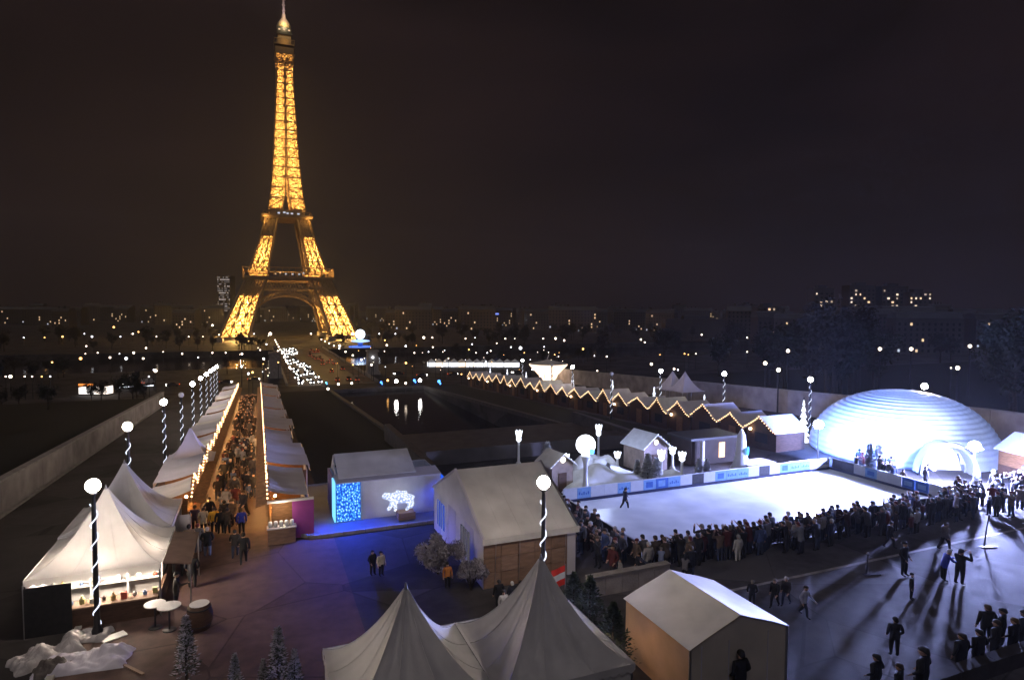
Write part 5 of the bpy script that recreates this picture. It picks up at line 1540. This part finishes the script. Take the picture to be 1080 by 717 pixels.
def torch(px, pyb, pyt, label):
    p = G(px, pyb); u = proj(p)[2] / FPX; h = (pyb - pyt) * u
    o = thing("torch_lamp", label, "lamp", p, 0, "white torch lamps of the snow village")
    MB().lathe([(.26, 0), (.24, .12), (.13, .22), (.10, h * .5), (.11, h * .66)], 12).build("column", mat("torch_white", (.80, .82, .86), .5, .05, 4), o, True)
    MB().lathe([(.12, h * .66), (.24, h * .70), (.22, h * .80), (.30, h * .88), (.33, h * .95)], 10).build("flared_shade", E_torch, o, True)
    mb = MB()
    for k in range(7):
        a = 2 * pi * k / 7; mb.add([(.33 * cos(a - .4), .33 * sin(a - .4), h * .94), (.33 * cos(a + .4), .33 * sin(a + .4), h * .94), (.36 * cos(a), .36 * sin(a), h)], [(0, 1, 2)])
    mb.build("crown_points", E_torch, o)
for i, (px, pb, pt_, lab) in enumerate(((547, 489, 453, "tall white torch lamp standing alone left of the snow village"), (596, 512, 478, "white torch lamp right of the left cottage"), (631, 483, 447, "tall white torch lamp on the mound behind the ball lamp"),
        (651, 496, 476, "short white torch lamp on top of the snow mound"), (697, 507, 474, "white torch lamp, left of the three before the right cottage"), (709, 494, 471, "white torch lamp, middle one before the right cottage"), (719, 505, 476, "white torch lamp, right of the three before the right cottage"))):
    torch(px, pb, pt_, lab)
def ball_lamp():
    p = Vector((22.2, 39.75, 0)); u = proj(p)[2] / FPX
    o = thing("ball_lamp", "large glowing white ball on a column at the rink's left corner", "lamp", p)
    MB().lathe([(.42, 0), (.40, .5), (.22, .8), (.15, 1.6), (.16, 2.6), (.34, 3.1), (.30, 3.3)], 14).build("column", MATS["torch_white"], o, True)
    MB().ball((0, 0, 3.3 + 10 * u), 10.2 * u, 18, 12).build("globe", E_moon, o, True)
    MB().ball((.1, -10.0 * u, 3.3 + 5 * u), .22, 8, 5).build("blue_badge", E_blue, o)
ball_lamp()
def cottage(px, pyb, w, d, eh, rh, rz, label):
    p = G(px, pyb)
    o = thing("snow_cottage", label, "cottage", (p.x, p.y + d / 2, zt(p.y)), rz)
    MB().bx(-w / 2, w / 2, -d / 2, d / 2, 0, eh).build("wall", mat("cottage_boards", (.30, .24, .21), .75, .2, 2, .3, 20), o)
    MB().prism([(-w / 2, eh), (w / 2, eh), (0, rh - .08)], 'y', -d / 2, -d / 2 + .1).build("gable", MATS["cottage_boards"], o)
    for sgn in (-1, 1):
        top = [(sgn * (w / 2 + .25), -d / 2 - .25, eh - .18), (sgn * (w / 2 + .25), d / 2 + .2, eh - .18), (0, d / 2 + .2, rh), (0, -d / 2 - .25, rh)]
        MB().slab(top, .10).build("roof_slope", M_snow, o)
    bulb_string([(-w / 2 - .25, -d / 2 - .3, eh - .18), (0, -d / 2 - .3, rh), (w / 2 + .25, -d / 2 - .3, eh - .18)], E_led, .045).build("light_string", E_led, o, kind="stuff")
    MB().lathe([(.001, -.03), (.22, -.02), (.24, .02)], 14).build("round_window", emit("cottage_window", (1, .92, .8), 2.5), o).matrix_local = Matrix.Translation((0, -d / 2 - .03, eh + .25)) @ Matrix.Rotation(pi / 2, 4, 'X')
    MB().bx(-.35, .35, -d / 2 - .04, -d / 2 + .02, 0, 1.5).build("door", M_wood_dark, o)
cottage(592, 519, 1.9, 2.0, 2.25, 3.0, .10, "brown timber cottage with snowy roof at the left of the snow village")
cottage(690, 497, 2.6, 2.8, 2.3, 3.3, .10, "brown timber cottage with snowy roof behind the torch lamps")
for i, (px, py, sc, lab) in enumerate(((683, 510, 1.1, "white flocked fir, left of the torch lamps"), (692, 512, 1.0, "white flocked fir just left of the three torch lamps"), (672, 508, .8, "small white flocked fir on the snow mound's right end"),
        (737, 506, .8, "white flocked fir behind the rink boards, left of a close pair"), (745, 505, .75, "white flocked fir behind the rink boards, right of a close pair"), (577, 500, 1.25, "white flocked fir against the left cottage"),
        (916, 497, 1.1, "white flocked fir before the dome, left of two"), (926, 499, 1.1, "white flocked fir before the dome, right of two"), (641, 508, .7, "white flocked fir in the middle of the snow mound"))):
    fir(fir_white, px, py, sc, lab)
def snow_figure():
    p = G(781, 501)
    o = thing("snow_column", "tall white snow-covered column with a blue glowing disc behind the rink boards", "sculpture", p)
    V = []; rr = random.Random(8); prof = [(.95, 0), (.9, .6), (.75, 1.1), (.55, 1.6), (.50, 2.2), (.46, 2.8), (.30, 3.4), (.20, 3.75), (.02, 3.95)]
    ob = MB().lathe([(r + rr.uniform(-.05, .05), z) for r, z in prof], 14, sy=.8).build("snow_body", M_snow, o, True)
    d = MB().lathe([(.001, -.03), (.36, -.03), (.38, .03), (.001, .03)], 18, sy=1.0).build("blue_disc", emit("disc_light", (.12, .45, 1), 2.2), o)
    d.matrix_local = Matrix.Translation((.42, -.35, 2.1)) @ Matrix.Rotation(radians(35), 4, 'Z') @ Matrix.Rotation(pi / 2, 4, 'X')
    q = thing("stone_block_plinth", "grey stone plinth right of the snow-covered column", "plinth", G(803, 502))
    MB().bx(-1.4, 1.5, 0, 1.6, 0, .95).build("block", M_stone, q); MB().bx(-1.46, 1.56, -.06, 1.66, .95, 1.05).build("cap", M_kerb, q)
snow_figure()
def pavilion():
    p = G(757, 488); o = thing("garden_pavilion", "dark garden pavilion with one warmly lit doorway behind the rink", "pavilion", (p.x, p.y, zt(p.y)), 0)
    MB().bx(-3.0, 2.2, 0, 3, 0, 2.3).build("wall", mat("pavilion_plaster", (.07, .055, .05), .8, .2, 1), o)
    MB().slab([(-3.3, -.3, 2.5), (2.5, -.3, 2.5), (2.5, 3.2, 2.5), (-3.3, 3.2, 2.5)], .2).build("roof", M_roof, o)
    MB().bx(.1, .75, -.04, .02, .5, 1.9).build("lit_doorway", emit("doorway_light", (1, .66, .42), 2.4), o)
    MB().tube([(-2.2, -.5, 0), (-2.2, -.5, 2.3)], .2, 10).build("column", M_white, o)
    lamp("doorway_light", (.4, -.5, 1.3), 14, (1, .6, .3), .1, o)
pavilion()
# terraces of the dark upper cascade, between the islands and the basin
def cascade():
    o = thing("cascade_terrace", "dark stepped stone cascade at the head of the water basin", "fountain")
    for k, (t0, t1, z) in enumerate(((56, 61, -.45), (61, 66.4, -.95), (66.4, 72.2, -1.45))):
        MB().bx(14.2, 38.2, t0, t1 - .02, z - .7, z + .45).build("step_basin", mat("cascade_stone", (.10, .085, .08), .7, .25, .8), o)
    for s in (13.8, 38.4): MB().bx(s - .35, s + .35, 52, 72, -2.0, .45).build("side_wall", M_dark_stone, o)
    MB().bx(14.2, 38.0, 55.3, 55.8, -.6, .75).build("head_wall", MATS["cascade_stone"], o)
cascade()
lamp("village_light", G(645, 505) + Vector((0, 1.5, 4.2)), 420, (.55, .65, 1), .4)
for k, (px, py, lab) in enumerate(((735, 520, 'x'),)): pass
# chalet at the right edge
def edge_chalet():
    o = thing("wooden_chalet", "chalet with warm light string at the right edge beside the dome", "chalet", (59.6, 30.9, 0), -.25)
    w, d = 3.4, 2.8
    MB().bx(-w / 2, w / 2, -d / 2 + .1, d / 2, 0, .95).build("counter_wall", M_wood_dark, o)
    MB().bx(-w / 2, w / 2, d / 2 - .1, d / 2, .95, 2.4).build("back_wall", M_ply, o)
    for x in (-w / 2 + .06, w / 2 - .06): MB().bx(x - .06, x + .06, -d / 2 + .1, d / 2 - .12, .95, 2.4).build("side_wall", M_wood, o)
    MB().prism([(-w / 2, 2.4), (w / 2, 2.4), (0, 3.5)], 'y', -d / 2, -d / 2 + .08).build("gable", M_wood_dark, o)
    for sgn in (-1, 1): MB().slab([(sgn * (w / 2 + .3), -d / 2 - .3, 2.28), (sgn * (w / 2 + .3), d / 2 + .2, 2.28), (0, d / 2 + .2, 3.62), (0, -d / 2 - .3, 3.62)], .10).build("roof_slope", M_canvas_grey, o)
    bulb_string([(-w / 2 - .3, -d / 2 - .36, 2.28), (0, -d / 2 - .36, 3.62), (w / 2 + .3, -d / 2 - .36, 2.28)], E_warm, .05).build("light_string", E_warm, o, kind="stuff")
    MB().ball((0, -d / 2 - .1, 2.9), .16, 8, 5).build("gable_lamp", E_bulb, o)
    lamp("chalet_light", (0, 0, 2.1), 90, (1, .66, .36), .15, o)
edge_chalet()
# ------------------------------------------------------------------ people
def person_mesh(name, pose):
    V = []; E = []; Rr = []
    def add(p, r, par=None):
        V.append(p); Rr.append(r)
        if par is not None: E.append((par, len(V) - 1))
        return len(V) - 1
    lean = pose.get("lean", 0.0); sq = pose.get("drop", 0.0)
    pel = add((0, 0, .92 - sq), (.165, .125))
    spi = add((0, -lean * .25, 1.12 - sq), (.165, .125), pel)
    che = add((0, -lean * .6, 1.34 - sq), (.185, .13), spi)
    nb = add((0, -lean * .8, 1.475 - sq), (.065, .065), che)
    hd = add((0, -lean * 1.0 - .015, 1.575 - sq), (.078, .09), nb)
    cr = add((0, -lean * 1.05 - .005, 1.69 - sq), (.072, .085), hd)
    add((0, -lean - .115, 1.585 - sq), (.014, .014), hd)                     # nose
    for sx in (-1, 1):
        sh = add((sx * .19, -lean * .62, 1.41 - sq), (.082, .082), che)
        el, wr = pose["arm"][0 if sx < 0 else 1]
        e = add((sx * el[0], el[1] - lean * .5, el[2] - sq), (.062, .062), sh)
        w = add((sx * wr[0], wr[1] - lean * .5, wr[2] - sq), (.042, .042), e)
        we = Vector(V[w]) - Vector(V[e]); we.normalize()
        side = we.cross(Vector((0, 0, 1)) if abs(we.z) < .8 else Vector((0, -1, 0))).normalized()
        pal = add(tuple(Vector(V[w]) + we * .07), (.034, .022), w)
        for q, ln in ((-.028, .075), (-.010, .09), (.010, .085), (.028, .065)):  # fingers, slightly curled
            b = Vector(V[pal]) + we * .03 + side * q
            f1 = add(tuple(b + we * ln * .5), (.009, .009), pal); add(tuple(b + we * ln + Vector((0, -.015, -.012))), (.008, .008), f1)
        tb = add(tuple(Vector(V[w]) + we * .05 - side * .05), (.010, .010), w); add(tuple(Vector(V[tb]) + we * .045 - side * .012), (.009, .009), tb)  # thumb
        hp, kn, an = pose["leg"][0 if sx < 0 else 1]
        h = add((sx * .095, hp, .86 - sq), (.115, .115), pel)
        k = add((sx * .105, kn[0], kn[1]), (.078, .078), h)
        a = add((sx * .11, an[0], an[1]), (.055, .055), k)
        add((sx * .12, an[0] - .17, max(.045, an[1] - .05)), (.042, .038), a)
    me = skin_mesh(name, V, E, Rr, 1, 0)
    for _ in range(4): me.materials.append(None)
    wr_pts = [Vector(V[i]) for i in range(len(V)) if Rr[i][0] < .036 and V[i][2] < 2.2 and i > 6]
    zneck = 1.50 - sq; ztr = pose.get("hem", .80) - sq * .7
    for p in me.polygons:
        c = p.center
        if c.z > zneck and abs(c.x) < .13: p.material_index = 2
        elif c.z < .10: p.material_index = 3
        elif any((c - q).length < .035 for q in wr_pts): p.material_index = 2
        elif c.z < ztr and abs(c.x) < .24: p.material_index = 1
        else: p.material_index = 0
    hc = (0, -lean * 1.05 + .012, 1.655 - sq)
    hair = MB(); V2 = []; F2 = []
    for i in range(6):
        a = pi / 2 * i / 5
        for k in range(12):
            b = 2 * pi * k / 12; x = .107 * cos(a) * cos(b); y = .122 * cos(a) * sin(b); z = .125 * sin(a)
            drop = -.10 * (1 - i / 5) * max(0, sin(b)) if i < 2 else 0
            V2.append((hc[0] + x, hc[1] + y, hc[2] + z + drop))
    for i in range(5):
        for k in range(12): F2.append((i * 12 + k, i * 12 + (k + 1) % 12, (i + 1) * 12 + (k + 1) % 12, (i + 1) * 12 + k))
    hm = hair.add(V2, F2).mesh("hair", None, True); hm.materials.append(None)
    return me, hm
DOWN = ((.27, .02, 1.12), (.28, -.04, .86)); POCK = ((.275, .05, 1.13), (.225, -.10, .94)); UP = ((.30, -.20, 1.28), (.14, -.34, 1.52)); FWD = ((.26, -.16, 1.18), (.20, -.42, 1.22))
SL = (0.0, (-.01, .48), (.02, .09))
POSES = {
    "stand": dict(arm=(DOWN, DOWN), leg=(SL, SL)),
    "pocket": dict(arm=(POCK, POCK), leg=(SL, (0, (-.04, .48), (-.02, .09))), hem=.66),
    "walk": dict(arm=(((.25, .12, 1.14), (.26, .02, .88)), ((.25, -.10, 1.14), (.24, -.30, .96))), leg=((0, (-.16, .50), (-.20, .10)), (0, (.08, .48), (.30, .14))), lean=.06),
    "camera": dict(arm=(UP, UP), leg=(SL, (0, (.02, .48), (.10, .09))), lean=.03),
    "reach": dict(arm=(FWD, DOWN), leg=(SL, SL), lean=.04, hem=.72),
    "lean": dict(arm=(FWD, FWD), leg=(SL, SL), lean=.20),
}
PM = {k: person_mesh("person_" + k, v) for k, v in POSES.items()}
COATS = [mat("coat_%d" % i, c, .85, .2, 6) for i, c in enumerate(((.012, .012, .015), (.02, .022, .035), (.035, .03, .028), (.05, .05, .055), (.016, .02, .05), (.06, .045, .035), (.10, .095, .10), (.03, .012, .012), (.34, .33, .34), (.02, .02, .02), (.012, .014, .02), (.22, .24, .30), (.09, .018, .018), (.06, .09, .20), (.016, .016, .018), (.025, .022, .02), (.14, .10, .07)))]
PANTS = [mat("trousers_%d" % i, c, .85, .2, 6) for i, c in enumerate(((.012, .012, .015), (.03, .04, .07), (.02, .018, .018), (.05, .06, .10), (.03, .03, .03)))]
HAIRS = [mat("hair_%d" % i, c, .7, .2, 8) for i, c in enumerate(((.012, .009, .007), (.03, .018, .010), (.02, .02, .022), (.10, .065, .03), (.45, .44, .45), (.012, .012, .015), (.03, .03, .05), (.11, .02, .02), (.2, .18, .16), (.02, .016, .012)))]
M_shoe = mat("shoes", (.012, .011, .010), .6, .2, 8)
def coat(name, c): return mat(name, c, .85, .15, 6)
def person(s, t, face, pose="stand", label="", group=None, c=None, p=None, hr=None, sc=1.0, z=None, bulk=1.1):
    me, hm = PM[pose]
    o = link("person", me, None, (s, t, (zt(t) if z is None else z)), face, label=label, cat="person", group=group)
    o.scale = (sc * bulk * R.uniform(.94, 1.1), sc * bulk * R.uniform(.96, 1.1), sc)
    for i, m in enumerate((c or R.choice(COATS), p or R.choice(PANTS), M_skin, M_shoe)):
        o.material_slots[i].link = 'OBJECT'; o.material_slots[i].material = m
    h = link("hair", hm, o); h.material_slots[0].link = 'OBJECT'; h.material_slots[0].material = hr or R.choice(HAIRS)
    return o
def crowd(n, fs, label, group, face, jitter=.35, poses=("stand", "pocket", "pocket", "lean", "camera"), mind=.40, z=None):
    pts = []
    for _ in range(n * 30):
        if len(pts) >= n: break
        q = fs()
        if all((q[0] - a) ** 2 + (q[1] - b) ** 2 > mind * mind for a, b in pts): pts.append(q)
    for s, t in pts:
        person(s, t, (face(s, t) if callable(face) else face) + R.uniform(-jitter, jitter), R.choice(poses), label, group, sc=R.choice((R.uniform(.93, 1.08), R.uniform(.93, 1.08), R.uniform(.62, .8))) if R.random() < .35 else R.uniform(.95, 1.08), z=z)
# face 0 looks to -y; pi looks to +y (away from us)
crowd(116, lambda: (R.uniform(18.6, 46.2), 27.8 - min(2.4, abs(R.gauss(0, 1.0)) * .75)), "dark-coated spectator packed along the near side of the ice rink", "spectators along the near side of the rink", pi)
crowd(38, lambda: (R.uniform(16.5, 19.0), R.uniform(26.6, 36.2)), "spectator in dark clothes crowding the left end of the ice rink", "spectators at the left end of the rink", -pi / 2)
crowd(44, lambda: (R.uniform(46.4, 59), R.uniform(25.2, 29.3)), "dark figure in the crowd between the rink and the dome entrance", "crowd before the dome", lambda s, t: R.choice((pi / 2, pi, -2.3)), .6)
crowd(12, lambda: (R.uniform(46.6, 49.3), R.uniform(31.5, 39.5)), "dark figure behind the right-hand rink boards before the dome", "people behind the right rink boards", pi / 2, .6)
crowd(56, lambda: (R.uniform(AL0 + .9, AL1 - .9), R.uniform(42, 74)), "shopper in dark clothes strolling up the near half of the market alley", "shoppers in the near half of the left alley", lambda s, t: R.choice((0, pi)), .8, ("stand", "walk", "pocket"))
def far_crowd():
    """the packed far half of the alley, too small to tell apart"""
    V = []; F = []; mi = []
    for i in range(75):
        me, _ = PM[R.choice(("stand", "walk", "pocket"))]
        x, y, a, k = R.uniform(AL0 + .9, AL1 - .9), R.uniform(75, 130), R.choice((0, pi)) + R.uniform(-.5, .5), R.uniform(.9, 1.05)
        o = len(V); z = zt(y); ca, sa = cos(a) * k * 1.1, sin(a) * k * 1.1; c = R.randrange(4)
        V += [(x + v.co.x * ca - v.co.y * sa, y + v.co.x * sa + v.co.y * ca, z + v.co.z * k) for v in me.vertices]
        for p in me.polygons: F.append(tuple(q + o for q in p.vertices)); mi.append(4 if p.material_index == 2 else c)
    me = bpy.data.meshes.new("far_crowd"); me.from_pydata(V, [], F); me.update()
    for m in (COATS[0], COATS[2], COATS[5], COATS[6], M_skin): me.materials.append(m)
    me.polygons.foreach_set("material_index", mi); me.polygons.foreach_set("use_smooth", [True] * len(F))
    link("distant_shoppers", me, None, (0, 0, 0), label="packed crowd of tiny shoppers filling the far half of the alley", cat="crowd", kind="stuff")
far_crowd()
WHITE = coat("coat_white", (.62, .62, .64)); CREAM = coat("coat_cream", (.50, .45, .38)); YEL = coat("coat_yellow", (.75, .42, .04)); BLU = coat("coat_blue", (.03, .05, .42)); BRN = coat("coat_brown", (.16, .09, .06)); TAN = coat("coat_tan", (.34, .24, .16)); GRY = coat("coat_grey", (.14, .13, .13)); BLK = COATS[0]; JEAN = coat("jeans_pale", (.20, .24, .36)); ORG = coat("coat_orange", (.50, .18, .04)); NAV = COATS[4]
def at(px, py, h, label, face, pose="stand", c=None, p=None, hr=None, group=None, bulk=1.12):
    """px,py = feet in the photograph, h = height there in pixels"""
    q = G(px, py); d = proj(q)[2]
    person(q.x, q.y, face, pose, label, group, c, p, hr, min(1.12, max(.75, h * d / FPX / 1.76)), bulk=bulk)
at(659, 537, 23, "lone skater in dark clothes on the ice near the back boards", pi / 2, "walk", NAV, PANTS[0])
at(778, 592, 29, "figure dressed all in white standing apart before the rink crowd", pi, "stand", WHITE, WHITE, HAIRS[4])
at(739, 590, 29, "person in a pale fur hat and beige coat at the front of the rink crowd", pi, "stand", TAN, TAN, HAIRS[4])
at(690, 594, 30, "person in a white jacket seen from behind in the rink crowd, left", pi, "stand", WHITE, PANTS[1])
at(641, 592, 31, "person in a cream jacket near the left end of the rink crowd", pi, "camera", WHITE, PANTS[2])
at(697, 603, 26, "person bending in a blue and white jacket at the rear of the rink crowd", pi * .8, "lean", coat("coat_bluewhite", (.22, .26, .42)), PANTS[2])
at(676, 616, 28, "dark figure standing behind the low stone wall", pi, "pocket", BLK, PANTS[0])
at(722, 612, 24, "person in grey crouching forward behind the lower right tent", 2.2, "lean", GRY, PANTS[0])
at(793, 640, 26, "dark figure right behind the lower right tent, at its ridge", 2.5, "pocket", BLK, PANTS[0])
at(817, 640, 31, "walker in black beyond the lower right tent, left of a pair", -1.2, "walk", BLK, PANTS[0])
at(829, 638, 31, "walker with a pale hat beyond the lower right tent, right of a pair", -1.2, "walk", COATS[2], PANTS[1], HAIRS[4])
at(848, 650, 34, "walker in a white and blue jacket near the right corner of the lower right tent", .3, "walk", coat("coat_whiteblue", (.40, .42, .55)), PANTS[1])
at(938, 578, 29, "dark walker in front of the rink crowd, right part of the plaza", 1.2, "walk", BLK, PANTS[0])
at(953, 607, 37, "stout dark-coated man walking alone in the middle of the right plaza", .2, "pocket", COATS[1], PANTS[0])
at(996, 580, 30, "figure in a grey coat walking left across the floodlit plaza", 1.3, "walk", GRY, PANTS[0])
at(1007, 548, 30, "person in a pale jacket at the edge of the crowd by the dome", .8, "walk", coat("coat_pale", (.30, .29, .30)), PANTS[0])
at(995, 612, 34, "person in a deep blue coat with pale hood leaning on the floodlit plaza", 1.0, "lean", BLU, PANTS[0], HAIRS[4])
at(1012, 616, 38, "person in black with arms raised on the floodlit plaza", 1.5, "camera", BLK, PANTS[0])
at(961, 632, 26, "small dark figure in the shadow behind the stout man", .4, "stand", COATS[2], PANTS[0])
at(943, 692, 43, "dark figure holding an orange bag beside the lower right parapet", 2.6, "pocket", BLK, PANTS[0])
for i, (px, py, h, pose, lab) in enumerate(((923, 734, 46, "pocket", "leftmost black silhouette at the bottom right edge"), (947, 742, 44, "stand", "second black silhouette from the left at the bottom right edge"), (972, 738, 58, "pocket", "broad black silhouette with raised hood at the bottom right edge"),
        (1013, 710, 44, "stand", "person in black with long hair in the bottom right group"), (1031, 706, 44, "pocket", "person in black with pale collar in the bottom right group"), (1040, 678, 42, "stand", "tall dark man at the back left of the bottom right group"),
        (1049, 696, 44, "pocket", "person in a dark padded coat in the bottom right group"), (1056, 680, 40, "stand", "dark figure behind the padded coat in the bottom right group"), (1068, 692, 42, "pocket", "dark figure next to last in the bottom right group"), (1078, 682, 40, "stand", "dark figure at the far right of the bottom right group"))):
    at(px, py, h, lab, pi + R.uniform(-.5, .5), pose, R.choice((COATS[0], COATS[9], COATS[10], COATS[1])), PANTS[0], R.choice((HAIRS[0], HAIRS[1], HAIRS[2], HAIRS[3])), bulk=1.4)
at(780, 742, 60, "dark silhouette standing right in front of the lower right tent", pi, "pocket", BLK, PANTS[0], HAIRS[0])
# left plaza
at(257, 595, 34, "person in black with an orange bag on the left plaza, right of two", pi, "walk", BLK, PANTS[0])
at(248, 588, 30, "dark-haired person walking beside the orange bag carrier", pi, "walk", COATS[2], PANTS[1])
at(255, 563, 28, "person with a blue backpack at the mouth of the market alley", pi, "stand", BLU, PANTS[0])
at(219, 587, 32, "person in black jacket and pale jeans before the alley mouth", pi, "pocket", BLK, JEAN)
at(209, 583, 32, "person in grey jacket and pale jeans left of the black jacket", pi, "stand", GRY, JEAN)
at(200, 586, 34, "person in a light brown coat beside the stall row at left", pi, "pocket", TAN, PANTS[2])
at(226, 562, 28, "person carrying a yellow bag at the mouth of the alley", pi, "stand", YEL, PANTS[0])
at(215, 562, 28, "person in a cream coat at the mouth of the alley", pi, "pocket", CREAM, PANTS[0])
at(206, 560, 28, "person in a dark violet coat left of the cream coat at the alley mouth", pi, "pocket", coat("coat_violet", (.06, .05, .12)), PANTS[0])
at(233, 563, 28, "person in black third from the right at the alley mouth", pi, "stand", BLK, PANTS[0])
at(240, 563, 28, "person in dark brown right of the alley mouth group", pi, "pocket", COATS[5], PANTS[0])
at(203, 620, 38, "tall person in a long dark coat beside the lit stall", pi, "pocket", BLK, PANTS[0])
at(195, 608, 36, "person in a tan jacket right of the lit stall", pi, "stand", TAN, PANTS[2])
at(186, 640, 38, "dark figure browsing at the corner of the lit stall", pi / 2, "reach", COATS[2], PANTS[0])
at(402, 607, 26, "person in a beige coat alone on the dark plaza", .5, "stand", CREAM, PANTS[0])
at(393, 606, 25, "dark figure beside the beige coat on the dark plaza", .5, "pocket", BLK, PANTS[0])
at(472, 620, 26, "person in orange half hidden by the frosted shrub", 0, "stand", ORG, PANTS[0])
at(526, 640, 28, "dark person at the left before the plywood wall", pi, "stand", BLK, PANTS[0])
at(540, 642, 26, "dark person in the middle before the plywood wall", pi, "pocket", COATS[1], PANTS[0])
at(549, 641, 27, "dark person at the right before the plywood wall", pi, "stand", COATS[9], PANTS[0])
at(531, 652, 24, "person in a white jacket behind the right foreground tent", 0, "stand", WHITE, PANTS[0])
at(1000, 540, 28, "person with a blue hat in the dark crowd by the dome", .6, "stand", BLU, PANTS[0])
# ------------------------------------------------------------------ haze volume added for the glow around lamps
def haze():
    m = bpy.data.materials.new("night_haze"); m.use_nodes = True; n = m.node_tree; n.nodes.clear()
    v = n.nodes.new("ShaderNodeVolumePrincipled"); v.inputs["Color"].default_value = (.86, .88, .95, 1); v.inputs["Density"].default_value = HAZE_DENSITY
    v.inputs["Anisotropy"].default_value = .35
    o_ = n.nodes.new("ShaderNodeOutputMaterial"); n.links.new(v.outputs[0], o_.inputs["Volume"])
    MB().bx(-2200, 2200, -70, 2600, -24.5, 335).build("haze", m, None, kind="stuff")
HAZE_DENSITY = .00016
haze()
scene.cycles.volume_bounces = 0
